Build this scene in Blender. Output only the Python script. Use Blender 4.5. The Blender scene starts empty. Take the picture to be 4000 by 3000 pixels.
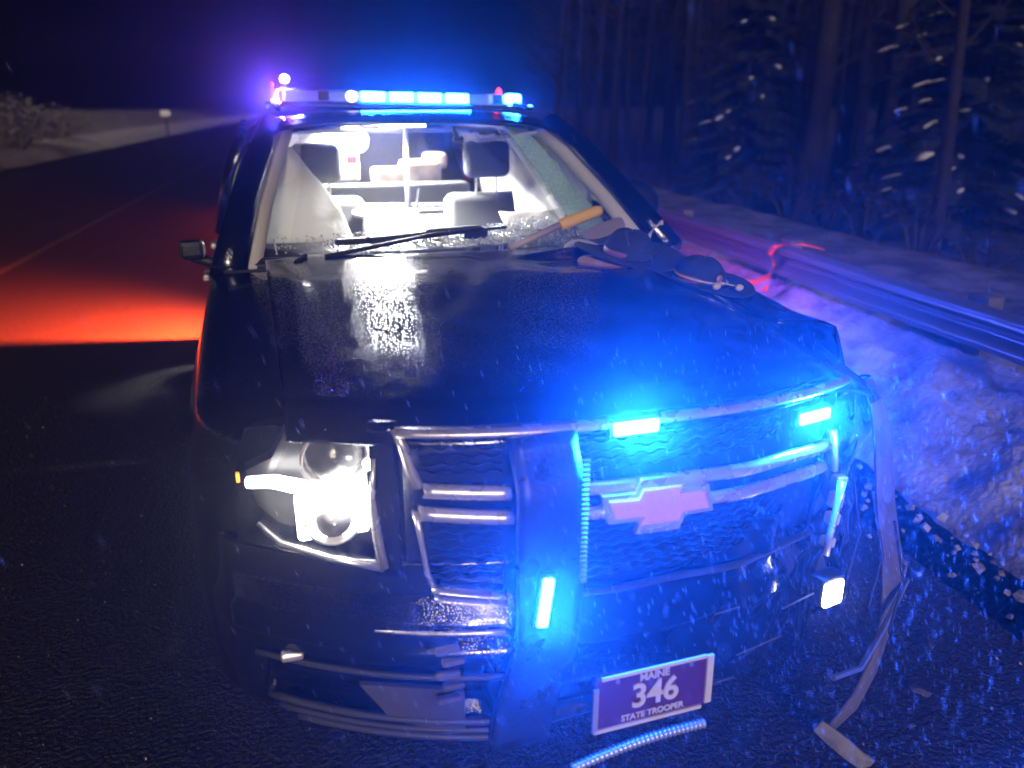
import bpy, bmesh, math, random
from mathutils import Vector, Matrix, noise, Quaternion
random.seed(7)
R = math.radians
S = bpy.context.scene
COL = S.collection
PI = math.pi

# ------------------------------------------------------------------ camera
cam_d = bpy.data.cameras.new("camera")
cam = bpy.data.objects.new("camera", cam_d); COL.objects.link(cam)
cam.location = (0, 0, 1.8)
_y, _p = R(13), R(19.3)
_F = Vector((math.sin(_y) * math.cos(_p), math.cos(_y) * math.cos(_p), -math.sin(_p)))
_R = Vector((math.cos(_y), -math.sin(_y), 0)); _U = _R.cross(_F)
cam.rotation_euler = Matrix((_R, _U, -_F)).transposed().to_euler()
cam_d.sensor_width = 36; cam_d.lens = 36 * 3110 / 4000
cam_d.clip_start = 0.01; cam_d.clip_end = 2000
cam_d.dof.use_dof = True
cam_d.dof.focus_distance = 2.4
cam_d.dof.aperture_fstop = 1.8
S.camera = cam

# ------------------------------------------------------------------ night sky and an added warm fill light from behind the camera
W = bpy.data.worlds.new("World"); S.world = W; W.use_nodes = True
wn = W.node_tree.nodes; wl = W.node_tree.links
sky = wn.new("ShaderNodeTexSky"); sky.sky_type = 'NISHITA'; sky.sun_disc = False
sky.sun_elevation = R(-4); sky.sun_rotation = R(200)
wl.new(sky.outputs[0], wn["Background"].inputs[0])
wn["Background"].inputs[1].default_value = 0.03
sun_d = bpy.data.lights.new("camera_side_fill", 'SUN'); sun_d.energy = 1.8; sun_d.angle = R(12); sun_d.color = (1, .82, .66)
sun = bpy.data.objects.new("camera_side_fill", sun_d); COL.objects.link(sun)
sun.rotation_euler = Vector((0.10, 1, -0.36)).to_track_quat('-Z', 'Y').to_euler()

S.view_settings.view_transform = 'Standard'; S.view_settings.look = 'None'
S.view_settings.exposure = 0; S.view_settings.gamma = 1
cy = S.cycles
cy.max_bounces = 6; cy.diffuse_bounces = 3; cy.glossy_bounces = 3; cy.transmission_bounces = 4
cy.transparent_max_bounces = 12; cy.volume_bounces = 0
cy.use_denoising = True; cy.sample_clamp_indirect = 6; cy.sample_clamp_direct = 0
cy.caustics_reflective = False; cy.caustics_refractive = False

# ------------------------------------------------------------------ materials
MATS = {}
def mat(name, col, rough=.6, metal=0, bump=0, bscale=40, var=0, vscale=6, coat=0, spec=.5, trans=0, rvar=0, alpha=1, bdist=.01, col2=None, detail=6, sss=0):
    if name in MATS: return MATS[name]
    m = bpy.data.materials.new(name); m.use_nodes = True; MATS[name] = m
    n = m.node_tree.nodes; l = m.node_tree.links; b = n["Principled BSDF"]
    b.inputs['Base Color'].default_value = (*col, 1); b.inputs['Roughness'].default_value = rough
    b.inputs['Metallic'].default_value = metal; b.inputs['Specular IOR Level'].default_value = spec
    b.inputs['Coat Weight'].default_value = coat; b.inputs['Coat Roughness'].default_value = .06
    b.inputs['Transmission Weight'].default_value = trans; b.inputs['Alpha'].default_value = alpha
    tc = n.new("ShaderNodeTexCoord")
    if var or col2:
        t = n.new("ShaderNodeTexNoise"); t.inputs['Scale'].default_value = vscale; t.inputs['Detail'].default_value = detail
        l.new(tc.outputs['Object'], t.inputs['Vector'])
        r = n.new("ShaderNodeValToRGB"); r.color_ramp.elements[0].position = .38; r.color_ramp.elements[1].position = .62
        c2 = col2 or tuple(min(1, c * (1 + var)) for c in col)
        c1 = col if col2 else tuple(c * (1 - var) for c in col)
        r.color_ramp.elements[0].color = (*c1, 1); r.color_ramp.elements[1].color = (*c2, 1)
        l.new(t.outputs[0], r.inputs[0]); l.new(r.outputs[0], b.inputs['Base Color'])
    if rvar:
        t = n.new("ShaderNodeTexNoise"); t.inputs['Scale'].default_value = vscale * 2.7; t.inputs['Detail'].default_value = 5
        l.new(tc.outputs['Object'], t.inputs['Vector'])
        mr = n.new("ShaderNodeMapRange"); mr.inputs[1].default_value = .35; mr.inputs[2].default_value = .65
        mr.inputs[3].default_value = max(0, rough - rvar); mr.inputs[4].default_value = min(1, rough + rvar)
        l.new(t.outputs[0], mr.inputs[0]); l.new(mr.outputs[0], b.inputs['Roughness'])
    if bump:
        t = n.new("ShaderNodeTexNoise"); t.inputs['Scale'].default_value = bscale; t.inputs['Detail'].default_value = detail
        l.new(tc.outputs['Object'], t.inputs['Vector'])
        bp = n.new("ShaderNodeBump"); bp.inputs['Strength'].default_value = bump; bp.inputs['Distance'].default_value = bdist
        l.new(t.outputs[0], bp.inputs['Height']); l.new(bp.outputs[0], b.inputs['Normal'])
        if coat: l.new(bp.outputs[0], b.inputs['Coat Normal'])
    return m

def wet_paint():
    """black car paint, wet: round water beads as relief under a clear coat"""
    m = mat("black_wet_paint", (.004, .0045, .007), .14, coat=1, rvar=.06, vscale=5)
    n = m.node_tree.nodes; l = m.node_tree.links; b = n["Principled BSDF"]
    tc = n.new("ShaderNodeTexCoord"); v = n.new("ShaderNodeTexVoronoi"); v.inputs['Scale'].default_value = 190
    mp = n.new("ShaderNodeMapping"); mp.inputs['Scale'].default_value = (.8, 1.1, 1)
    l.new(tc.outputs['Object'], mp.inputs[0]); l.new(mp.outputs[0], v.inputs['Vector'])
    ra = n.new("ShaderNodeMapRange"); ra.inputs[1].default_value = .15; ra.inputs[2].default_value = .45
    ra.inputs[3].default_value = 1; ra.inputs[4].default_value = 0
    l.new(v.outputs['Distance'], ra.inputs[0])
    nz = n.new("ShaderNodeTexNoise"); nz.inputs['Scale'].default_value = 9; l.new(tc.outputs['Object'], nz.inputs['Vector'])
    ad = n.new("ShaderNodeMath"); ad.operation = 'MULTIPLY_ADD'; ad.inputs[1].default_value = .8
    l.new(ra.outputs[0], ad.inputs[0]); ad.inputs[2].default_value = 0
    bp = n.new("ShaderNodeBump"); bp.inputs['Strength'].default_value = .17; bp.inputs['Distance'].default_value = .0022
    l.new(ad.outputs[0], bp.inputs['Height']); l.new(bp.outputs[0], b.inputs['Normal']); l.new(bp.outputs[0], b.inputs['Coat Normal'])
    return m
PAINT = wet_paint()
CHROME = mat("chrome", (.80, .76, .72), .26, .62, bump=.25, bscale=55, rvar=.1, bdist=.004)
BLACKP = mat("black_plastic", (.012, .012, .014), .42, bump=.3, bscale=180, rvar=.1)
PUSHM = mat("push_bar_steel", (.02, .02, .022), .38, bump=.2, bscale=90, rvar=.12)
RUBBER = mat("rubber", (.018, .018, .019), .75, bump=.4, bscale=120)
DARKMESH = mat("grille_mesh", (.03, .028, .028), .35, .6)
GRAYSEAT = mat("grey_fabric", (.05, .053, .052), .9, bump=.4, bscale=220)
LINER = mat("roof_liner", (.55, .53, .50), .95, bump=.2, bscale=200)
TRIMGREY = mat("interior_trim", (.34, .34, .33), .8, bump=.2, bscale=100)
WHITEBAG = mat("airbag_nylon", (.82, .82, .80), .85, bump=.5, bscale=14, bdist=.03)
DASH = mat("dash_black", (.025, .025, .027), .6, bump=.4, bscale=90)
GOLD = mat("gold_emblem", (.95, .40, .01), .5, 0.0, bump=.15, bscale=60)
PLATEW = mat("plate_white", (.80, .74, .66), .5)
PLATEB = mat("plate_maroon_blue", (.11, .006, .02), .45)
FELT = mat("olive_felt", (.030, .036, .030), .95, bump=.4, bscale=150)
GOLDCORD = mat("gold_cord", (.92, .72, .30), .4, 0, bump=.5, bscale=300)
LEATHER = mat("brown_leather", (.28, .11, .07), .5)
YELLOW = mat("yellow_grip", (.95, .58, .01), .5, bump=.2, bscale=60)
SHAFT = mat("worn_grey_shaft", (.42, .36, .32), .5, bump=.2, bscale=60, var=.2)
TORN = mat("torn_grey_plastic", (.15, .13, .125), .65, bump=.5, bscale=30, var=.3)
TAN = mat("tan_panel", (.07, .063, .058), .7, bump=.3, bscale=30, var=.2)
ALU = mat("alu", (.55, .56, .55), .35, .9, bump=.2, bscale=70)
GALV = mat("galvanised_steel", (.30, .30, .32), .40, .7)
SNOW = mat("snow", (.80, .80, .82), .8, bump=.6, bscale=26, bdist=.03, var=.08, vscale=9)
DSNOW = mat("dirty_snow", (.62, .60, .58), .85, bump=.8, bscale=18, bdist=.05, col2=(.26, .24, .22), vscale=2.2)
ORANGE = mat("orange_ribbon", (.90, .10, .02), .55)
BARK = mat("bark", (.016, .013, .012), .9, bump=.8, bscale=25, bdist=.02, var=.3)
NEEDLE = mat("needles", (.012, .02, .013), .8)
TWIG = mat("twig", (.035, .027, .023), .9)
FROST = mat("frosted_twig", (.20, .19, .19), .9, var=.4, vscale=5)
BLANKET = mat("clutter_brown", (.30, .24, .20), .9, bump=.5, bscale=30, var=.4)

def cloth(name, col, tr):
    m = mat(name, col, .85, bump=.5, bscale=14, bdist=.03)
    n = m.node_tree.nodes; l = m.node_tree.links; b = n["Principled BSDF"]; t = n.new("ShaderNodeBsdfTranslucent"); t.inputs[0].default_value = (*col, 1)
    x = n.new("ShaderNodeMixShader"); x.inputs[0].default_value = tr; l.new(b.outputs[0], x.inputs[1]); l.new(t.outputs[0], x.inputs[2]); l.new(x.outputs[0], n["Material Output"].inputs['Surface']); return m
WHITEBAG = cloth("airbag_cloth", (.85, .85, .82), .5)
def emit(name, col, s):
    m = bpy.data.materials.new(name); m.use_nodes = True
    b = m.node_tree.nodes["Principled BSDF"]; b.inputs['Base Color'].default_value = (*[min(1, c) for c in col], 1)
    b.inputs['Emission Color'].default_value = (*col, 1); b.inputs['Emission Strength'].default_value = s
    return m
BLUE = (.004, .085, 1.0)
E_BLUE = emit("blue_led_lit", (.05, .4, 1.0), 26)
E_WHITE = emit("white_led_lit", (1, .96, .9), 30)
E_DOME = emit("white_dome_lit", (1, .98, .94), 14)
E_RED = emit("red_led_lit", (1, .03, .05), 6)
E_WARM = emit("warm_lamp_lit", (1, .82, .66), 4)
E_AMBER = emit("amber_marker_lit", (1, .35, .03), 1.2)

def glass(name, tint=(1, 1, 1), rough=.02, mixf=.06, frost=0):
    m = bpy.data.materials.new(name); m.use_nodes = True
    n = m.node_tree.nodes; l = m.node_tree.links; n.remove(n["Principled BSDF"]); o = n["Material Output"]
    t = n.new("ShaderNodeBsdfTransparent"); t.inputs[0].default_value = (*tint, 1)
    g = n.new("ShaderNodeBsdfGlossy"); g.inputs['Roughness'].default_value = rough; g.inputs[0].default_value = (1, 1, 1, 1)
    fr = n.new("ShaderNodeLayerWeight"); fr.inputs[0].default_value = .12
    mx = n.new("ShaderNodeMixShader"); mp = n.new("ShaderNodeMath"); mp.operation = 'MULTIPLY_ADD'
    mp.inputs[1].default_value = .6; mp.inputs[2].default_value = mixf
    l.new(fr.outputs['Fresnel'], mp.inputs[0]); l.new(mp.outputs[0], mx.inputs[0]); l.new(t.outputs[0], mx.inputs[1]); l.new(g.outputs[0], mx.inputs[2])
    out = mx
    if frost:
        d = n.new("ShaderNodeBsdfTranslucent"); d.inputs[0].default_value = (.42, .52, .44, 1)
        d2 = n.new("ShaderNodeBsdfDiffuse"); d2.inputs[0].default_value = (.45, .52, .47, 1)
        m2 = n.new("ShaderNodeMixShader"); m2.inputs[0].default_value = .3; l.new(d.outputs[0], m2.inputs[1]); l.new(d2.outputs[0], m2.inputs[2])
        m3 = n.new("ShaderNodeMixShader")
        tc = n.new("ShaderNodeTexCoord"); v = n.new("ShaderNodeTexVoronoi"); v.feature = 'DISTANCE_TO_EDGE'; v.inputs['Scale'].default_value = 55
        l.new(tc.outputs['Object'], v.inputs['Vector'])
        r = n.new("ShaderNodeMapRange"); r.inputs[1].default_value = 0; r.inputs[2].default_value = .1; r.inputs[3].default_value = 1; r.inputs[4].default_value = frost
        l.new(v.outputs['Distance'], r.inputs[0]); l.new(r.outputs[0], m3.inputs[0]); l.new(mx.outputs[0], m3.inputs[1]); l.new(m2.outputs[0], m3.inputs[2])
        out = m3
    l.new(out.outputs[0], o.inputs['Surface'])
    return m
GLASS = glass("clear_glass")
TINTG = glass("tinted_glass", (.25, .27, .26), mixf=.05)
LENS = glass("clear_lens", (.93, .93, .93), rough=.08, mixf=.08)
CRAZED = glass("crazed_glass", (.7, .8, .72), rough=.2, frost=.55)
BARLENS = glass("light_bar_lens", (.8, .85, .9), rough=.15, mixf=.12)

# ------------------------------------------------------------------ mesh helpers
def tag(o, label=None, cat=None, group=None, kind=None):
    if label: o["label"] = label
    if cat: o["category"] = cat
    if group: o["group"] = group
    if kind: o["kind"] = kind
    return o
def empty(name, loc=(0, 0, 0), rz=0):
    o = bpy.data.objects.new(name, None); COL.objects.link(o); o.location = loc; o.rotation_euler = (0, 0, rz); o.empty_display_size = .2
    return o
class MB:
    def __init__(s): s.v = []; s.f = []
    def add(s, vs, fs):
        k = len(s.v); s.v += [tuple(v) for v in vs]; s.f += [tuple(i + k for i in f) for f in fs]; return s
    def box(s, c, d, rot=None, taper=1):
        x, y, z = d[0] / 2, d[1] / 2, d[2] / 2
        vs = [Vector((sx * x * (taper if sz > 0 else 1), sy * y * (taper if sz > 0 else 1), sz * z)) for sz in (-1, 1) for sy in (-1, 1) for sx in (-1, 1)]
        if rot is not None: vs = [rot @ v for v in vs]
        vs = [v + Vector(c) for v in vs]
        return s.add(vs, [(0, 2, 3, 1), (4, 5, 7, 6), (0, 1, 5, 4), (2, 6, 7, 3), (0, 4, 6, 2), (1, 3, 7, 5)])
    def tube(s, pts, r, n=8, caps=True, flat=1.0):
        pts = [Vector(p) for p in pts]; rs = r if isinstance(r, (list, tuple)) else [r] * len(pts)
        k = len(s.v); up = Vector((0, 0, 1)); prev = None
        for i, p in enumerate(pts):
            d = (pts[min(i + 1, len(pts) - 1)] - pts[max(i - 1, 0)]).normalized()
            if prev is None:
                a = d.cross(up) if abs(d.z) < .9 else d.cross(Vector((1, 0, 0)))
            else:
                a = prev - d * prev.dot(d)
            a.normalize(); prev = a; b = d.cross(a)
            for j in range(n):
                t = 2 * PI * j / n; s.v.append(tuple(p + a * math.cos(t) * rs[i] + b * math.sin(t) * rs[i] * flat))
        for i in range(len(pts) - 1):
            for j in range(n):
                q = (j + 1) % n; s.f.append((k + i * n + j, k + i * n + q, k + (i + 1) * n + q, k + (i + 1) * n + j))
        if caps:
            s.f.append(tuple(k + j for j in range(n))[::-1]); s.f.append(tuple(k + (len(pts) - 1) * n + j for j in range(n)))
        return s
    def grid(s, fn, nu, nv, closed=False):
        k = len(s.v)
        for i in range(nu + 1):
            for j in range(nv + 1): s.v.append(tuple(fn(i / nu, j / nv)))
        for i in range(nu):
            for j in range(nv):
                a = k + i * (nv + 1) + j; s.f.append((a, a + nv + 1, a + nv + 2, a + 1))
        return s
    def lathe(s, prof, n=24, c=(0, 0, 0), axis='z', rot=None):
        k = len(s.v)
        for r, h in prof:
            for j in range(n):
                t = 2 * PI * j / n
                v = Vector((r * math.cos(t), r * math.sin(t), h))
                if axis == 'y': v = Vector((v.x, v.z, v.y))
                if axis == 'x': v = Vector((v.z, v.x, v.y))
                if rot is not None: v = rot @ v
                s.v.append(tuple(v + Vector(c)))
        for i in range(len(prof) - 1):
            for j in range(n):
                q = (j + 1) % n; s.f.append((k + i * n + j, k + i * n + q, k + (i + 1) * n + q, k + (i + 1) * n + j))
        return s
    def prism(s, poly, y0, y1, fn=None):
        """outline in x,z extruded along y; fn bends every point"""
        n = len(poly); vs = [Vector((x, y0, z)) for x, z in poly] + [Vector((x, y1, z)) for x, z in poly]
        if fn: vs = [Vector(fn(v)) for v in vs]
        return s.add(vs, [tuple(range(n)), tuple(range(2 * n - 1, n - 1, -1))] + [(i, i + n, (i + 1) % n + n, (i + 1) % n) for i in range(n)])
    def build(s, name, m, parent=None, smooth=False, bevel=0, solid=0, sub=0, angle=40, segs=2):
        me = bpy.data.meshes.new(name); me.from_pydata(s.v, [], s.f); me.materials.append(m)
        bm = bmesh.new(); bm.from_mesh(me); bmesh.ops.recalc_face_normals(bm, faces=bm.faces); bm.to_mesh(me); bm.free()
        me.update()
        o = bpy.data.objects.new(name, me); COL.objects.link(o); o.parent = parent
        if smooth:
            me.polygons.foreach_set("use_smooth", [True] * len(me.polygons))
        if bevel:
            b = o.modifiers.new("b", 'BEVEL'); b.width = bevel; b.segments = segs; b.limit_method = 'ANGLE'; b.angle_limit = R(35)
        if solid:
            b = o.modifiers.new("s", 'SOLIDIFY'); b.thickness = solid; b.offset = -1
        if sub:
            b = o.modifiers.new("u", 'SUBSURF'); b.levels = sub; b.render_levels = sub
        return o
def nz(p, s=1.0, o=0.0): return noise.noise(Vector((p[0] * s + o, p[1] * s - o, (p[2] if len(p) > 2 else 0) * s + o * .5)))
def lerp(a, b, t): return a + (b - a) * t
def pw(pts, t):
    """piecewise linear through (t, value) pairs"""
    if t <= pts[0][0]: return pts[0][1]
    for (a, va), (b, vb) in zip(pts, pts[1:]):
        if t <= b: return lerp(va, vb, (t - a) / (b - a))
    return pts[-1][1]
def sm(a, b, t):
    t = max(0, min(1, (t - a) / (b - a))); return t * t * (3 - 2 * t)
def area_lamp(name, parent, loc, direction, size, power, col, spread=180, shape='RECTANGLE'):
    d = bpy.data.lights.new(name, 'AREA'); d.shape = shape; d.size = size[0]; d.size_y = size[1]; d.energy = power; d.color = col; d.spread = R(spread)
    o = bpy.data.objects.new(name, d); COL.objects.link(o); o.parent = parent; o.location = loc
    o.rotation_euler = Vector(direction).to_track_quat('-Z', 'Y').to_euler(); return o

# ================================================================== SETTING
# ---- road
def road_z(x, y): return .012 * nz((x, y, 0), .35) 
rd = MB().grid(lambda u, v: (lerp(-9.6, 2.3, u), -6 + 146 * (v ** 2.2), 0), 40, 90)
m = mat("wet_asphalt", (.016, .0155, .016), .42, bump=1.0, bscale=60, bdist=.03, var=.35, vscale=30, rvar=.2, detail=10)
rd.build("road", m, smooth=True)["kind"] = "structure"
def strip(x0, x1, y0, y1, z, name, m):
    b = MB().grid(lambda u, v: (lerp(x0, x1, u), lerp(y0, y1, v), z), 1, 30); o = b.build(name, m); o["kind"] = "structure"; return o
LINE = mat("worn_road_paint", (.07, .065, .06), .6, col2=(.02, .02, .02), vscale=20)
strip(-3.72, -3.6, -6, 60, .004, "lane_line", LINE)
# ---- snow verge on the far left of the road
def vl(u, v):
    x = lerp(-9.4, -42, u ** 1.6); y = -8 + 150 * (v ** 1.8)
    h = .16 * sm(-9.4, -9.9, x) * (1 - .4 * sm(-11, -14, x)) + .9 * sm(-14, -22, x) + (.05 + .3 * u) * nz((x, y, 0), .9) + .05 * nz((x, y, 3), 3)
    return (x, y, h - .03)
MB().grid(vl, 70, 160).build("left_verge", DSNOW, smooth=True)["kind"] = "structure"
def vs_(u, v):
    y = -8 + 150 * (v ** 1.8); x = lerp(-9.1, -12.2, u) + .25 * nz((0, y, 0), .6)
    h = .50 * math.sin(PI * u) ** .6 + .05 * nz((x, y, 1), 2.5) * math.sin(PI * u)
    return (x, y, h)
tag(MB().grid(vs_, 14, 240).build("roadside_snow", SNOW, smooth=True), kind="structure")
# ---- right: ploughed snow bank up to the guardrail, grass strip behind it, forest floor
def bank(u, v):
    y = -3 + 60 * (v ** 1.7); x = lerp(2.72, 3.6, u)
    prof = pw([(0, -.02), (.12, .11), (.4, .34), (.7, .49), (.85, .53), (1, .50)], u)
    k = math.sin(PI * min(1, u * 1.1 + .03)) ** .5
    h = prof + k * (.085 * nz((x, y, 0), 1.9) + .05 * nz((x, y, 5), 5) + .030 * nz((x, y, 9), 11) + .018 * nz((x, y, 2), 26) + .10 * (.45 - min(.9, noise.voronoi(Vector((x * 6, y * 6, 0)))[0][0])) + .04 * (.45 - noise.voronoi(Vector((x * 15, y * 15, 3)))[0][0]))
    return (x + .1 * nz((x, y, 7), 2), y, h)
BANKM = mat("ploughed_snow", (.50, .48, .48), .85, bump=1, bscale=30, bdist=.03, col2=(.24, .22, .21), vscale=4.5, detail=9)
MB().grid(bank, 100, 560).build("snow_bank", BANKM, smooth=True)["kind"] = "structure"
GRASSY = mat("snow_dusted_grass", (.20, .185, .16), .9, bump=1, bscale=14, bdist=.06, col2=(.055, .045, .035), vscale=3.2, detail=9)
def gr(u, v):
    y = -4 + 120 * (v ** 1.7); x = lerp(3.4, 6.2, u)
    h = pw([(0, .46), (.3, .52), (.7, .50), (1, .28)], u) + .05 * nz((x, y, 0), 1.5) + .03 * nz((x, y, 4), 6)
    return (x, y, h)
MB().grid(gr, 40, 240).build("grass_strip", GRASSY, smooth=True)["kind"] = "structure"
FLOOR = mat("forest_floor", (.02, .017, .015), .95, bump=1, bscale=8, bdist=.1, col2=(.07, .065, .065), vscale=1.6, detail=9)
def ff(u, v):
    y = -6 + 140 * (v ** 1.5); x = lerp(6.0, 60, u ** 1.5)
    h = .27 - .5 * sm(6, 9, x) + .9 * sm(12, 40, x) + .15 * nz((x, y, 0), .5) + .05 * nz((x, y, 4), 2)
    return (x, y, h)
MB().grid(ff, 60, 120).build("forest_floor", FLOOR, smooth=True)["kind"] = "structure"
MB().grid(lambda u, v: (lerp(-400, 400, u), lerp(-60, 900, v), -.9), 8, 8).build("ground", FLOOR)["kind"] = "structure"

rnd = random.Random(31); ch = MB()
for i in range(420):
    y = 1.2 + 14 * rnd.random() ** 2; x = 2.72 - abs(rnd.gauss(0, .22)) + .1 * nz((2.7, y, 7), 2); s_ = rnd.uniform(.008, .034) * (1 if x > 2.5 else .6)
    q = Quaternion((rnd.random(), rnd.random(), rnd.random(), 1)).normalized().to_matrix(); k0 = len(ch.v)
    ch.box((x, y, s_ * .35), (s_ * 1.3, s_, s_), q, rnd.uniform(.5, .9))
    for t in range(k0, k0 + 8): ch.v[t] = tuple(Vector(ch.v[t]) + Vector((rnd.uniform(-1, 1), rnd.uniform(-1, 1), rnd.uniform(-1, 1))) * s_ * .15)
tag(ch.build("snow_chunks", BANKM, bevel=.006), "loose chunks of dirty snow spilled from the bank onto the road", "snow", None, "stuff")
# ---- guardrail
gx = 3.3
g = empty("guardrail", (gx, 0, 0))
tag(g, "galvanised steel crash barrier running behind the ploughed snow bank", "guardrail")
prof = [(-.00, .155), (-.075, .13), (-.083, .10), (-.083, .075), (-.01, .03), (-.005, 0), (-.01, -.03), (-.083, -.075), (-.083, -.10), (-.075, -.13), (0, -.155)]
NB = 12
bl = MB()
for i, (x, z) in enumerate(prof): pass
def beam_mesh():
    b = MB(); L = 3.86; ny = 6
    for j in range(ny + 1):
        for x, z in prof: b.v.append((x + .004 * math.sin(j * 2.1), j * L / ny, z))
    n = len(prof)
    for j in range(ny):
        for i in range(n - 1): b.f.append((j * n + i, j * n + i + 1, (j + 1) * n + i + 1, (j + 1) * n + i))
    return b
def cr_(P, t):
    i = min(len(P) - 2, int(t)); f = t - i; p0, p1, p2, p3 = P[max(0, i - 1)], P[i], P[i + 1], P[min(len(P) - 1, i + 2)]
    return tuple(.5 * (2 * b + (c - a) * f + (2 * a - 5 * b + 4 * c - d) * f * f + (3 * b - a - 3 * c + d) * f ** 3) for a, b, c, d in zip(p0, p1, p2, p3))
prof = [cr_(prof, i / 4) for i in range(4 * (len(prof) - 1) + 1)]
prof = [(x, z * .74) for x, z in prof]
proto = beam_mesh().build("rail_beam", GALV, g, smooth=True)
proto.location = (0, -3.1, .712)
for i in range(1, NB):
    o = proto.copy(); COL.objects.link(o); o.parent = g; o.location = (-.006 * (i % 2), -3.1 + 3.81 * i, .712 - .004 * (i % 2))
pp = MB().box((.13, 0, .42), (.10, .15, .84)).build("post", mat("weathered_wood", (.12, .10, .085), .9, bump=.6, bscale=20, var=.3), g, bevel=.006)
pp.location = (0, -2.2, 0)
for i in range(1, 24):
    o = pp.copy(); COL.objects.link(o); o.parent = g; o.location = (0, -2.2 + 1.905 * i, 0)
# orange ribbon knotted round the rail
def ribbon(pts, w, b, flip=0):
    pts = [Vector(p) for p in pts]; k = len(b.v)
    for i, p in enumerate(pts):
        t = i / (len(pts) - 1); a = flip + 1.6 * t
        side = Vector((math.sin(a) * .4, math.cos(a), .25 * math.sin(a * 2))).normalized() * w / 2
        b.v += [tuple(p - side), tuple(p + side)]
    for i in range(len(pts) - 1): b.f.append((k + 2 * i, k + 2 * i + 1, k + 2 * i + 3, k + 2 * i + 2))
rb = MB(); Y = 5.25
ribbon([(3.18, Y, .82), (3.16, Y + .02, .76), (3.19, Y - .02, .70), (3.17, Y, .64), (3.14, Y, .585)], .075, rb)
ribbon([(3.18, Y, .82), (3.26, Y - .05, .84), (3.36, Y - .13, .85), (3.45, Y - .2, .83)], .05, rb, 1)
ribbon([(3.15, Y, .60), (3.05, Y - .05, .58), (2.95, Y - .02, .56), (2.84, Y + .0, .52), (2.74, Y + .08, .47), (2.66, Y + .1, .44)], .07, rb, .5)
ribbon([(3.16, Y, .62), (3.1, Y - .12, .57), (3.03, Y - .17, .54)], .05, rb, .2)
tag(rb.build("ribbon", ORANGE, solid=.002), "orange marker ribbon knotted round the guardrail and trailing over the snow", "ribbon")

# ---- far-off road sign on the left
sg = empty("road_sign", (-7.16 - .3, 45, 0)); tag(sg, "small white sign on a post far down the left verge", "sign")
MB().box((0, 0, 1.42), (.46, .03, .28)).build("sign_panel", mat("sign_white", (.85, .85, .85), .4), sg, bevel=.01)
MB().box((0, .04, .7), (.06, .05, 1.5)).build("post", BARK, sg)

# ================================================================== TREES AND SHRUBS
def branchy(seed, h, r0, nbr, crown0=.25, spread=1.0):
    """bare deciduous trunk and twigs as two meshes"""
    rnd = random.Random(seed); t = MB(); b = MB()
    pts = []; x = y = 0
    for i in range(9):
        pts.append(Vector((x, y, h * i / 8))); x += rnd.uniform(-.05, .05) * h / 8; y += rnd.uniform(-.05, .05) * h / 8
    t.tube([p - Vector((0, 0, .3)) if i == 0 else p for i, p in enumerate(pts)], [r0 * (1.25 if i == 0 else 1) * (1 - .8 * i / 8) for i in range(9)], 8)
    for k in range(nbr):
        z = h * rnd.uniform(crown0, .98); i = min(7, int(z / h * 8)); p = pts[i].lerp(pts[i + 1], z / h * 8 - i)
        a = rnd.uniform(0, 2 * PI); L = spread * rnd.uniform(.4, 1.3) * (1.15 - z / h)
        d = Vector((math.cos(a), math.sin(a), rnd.uniform(.1, .8))); q = [p]
        for s_ in range(4): q.append(q[-1] + d * L / 3 + Vector((rnd.uniform(-.1, .1), rnd.uniform(-.1, .1), rnd.uniform(-.02, .12))) * L)
        b.tube(q, [r0 * .22 * (1 - z / h * .5) * (1 - .2 * j) for j in range(5)], 4, False)
        for w in range(4):
            s0 = q[rnd.randint(1, 4)]; dd = d + Vector((rnd.uniform(-1, 1), rnd.uniform(-1, 1), rnd.uniform(-.3, .8)))
            b.tube([s0, s0 + dd * L * .35, s0 + dd * L * .6 + Vector((0, 0, -.03))], [.008, .006, .003], 3, False)
    return t, b
protos = []
for s_ in range(6):
    t, b = branchy(100 + s_, 8 + s_ * .7, .07 + .018 * s_, 34)
    tr = empty("tree", (0, 0, 0)); ta = t.build("trunk", BARK, tr, smooth=True); tb = b.build("crown", TWIG, tr)
    protos.append((tr, ta, tb))
rnd = random.Random(5)
spots = []; placed = []
for i in range(74):
    for _ in range(30):
        x = rnd.uniform(6.6, 20); y = rnd.uniform(6.5, 34)
        if x < 6.2 + .05 * y or (7 < x < 9.6 and 7 < y < 11): continue
        if all((x - a) ** 2 + (y - b) ** 2 > 1.1 for a, b in spots): break
    spots.append((x, y))
kinds = ["thin bare trunk", "slim bare trunk", "bare trunk with low twigs", "straight bare trunk", "stout bare trunk", "tall stout bare trunk"]
for i, (x, y) in enumerate(spots):
    pr = protos[i % 6]
    if i < 6: o, parts = pr[0], None
    else:
        o = pr[0].copy(); COL.objects.link(o)
        for c in pr[1:]:
            d = c.copy(); COL.objects.link(d); d.parent = o
    zz = .27 - .5 * sm(6, 9, x) + .9 * sm(12, 40, x)
    o.location = (x, y, zz - .1); s_ = rnd.uniform(.85, 1.25); o.scale = (s_, s_, s_); o.rotation_euler = (rnd.uniform(-.05, .05), rnd.uniform(-.06, .06), rnd.uniform(0, 6.3))
    tag(o, "bare dark trunk deep in the woods, behind the front row of trees", "tree", "bare trees in the woods behind the guardrail")
    placed.append(o)
def bearing(o): return math.atan2(o.location.x, o.location.y)
front = sorted(placed, key=lambda o: o.location.y + .6 * o.location.x)[:12]
front.sort(key=bearing)
ords = ["first", "second", "third", "fourth", "fifth", "sixth", "seventh", "eighth", "ninth", "tenth", "eleventh", "last"]
for k, o in enumerate(front): o["label"] = "bare trunk of the front row of trees, %s counting from the left" % ords[k]

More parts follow.
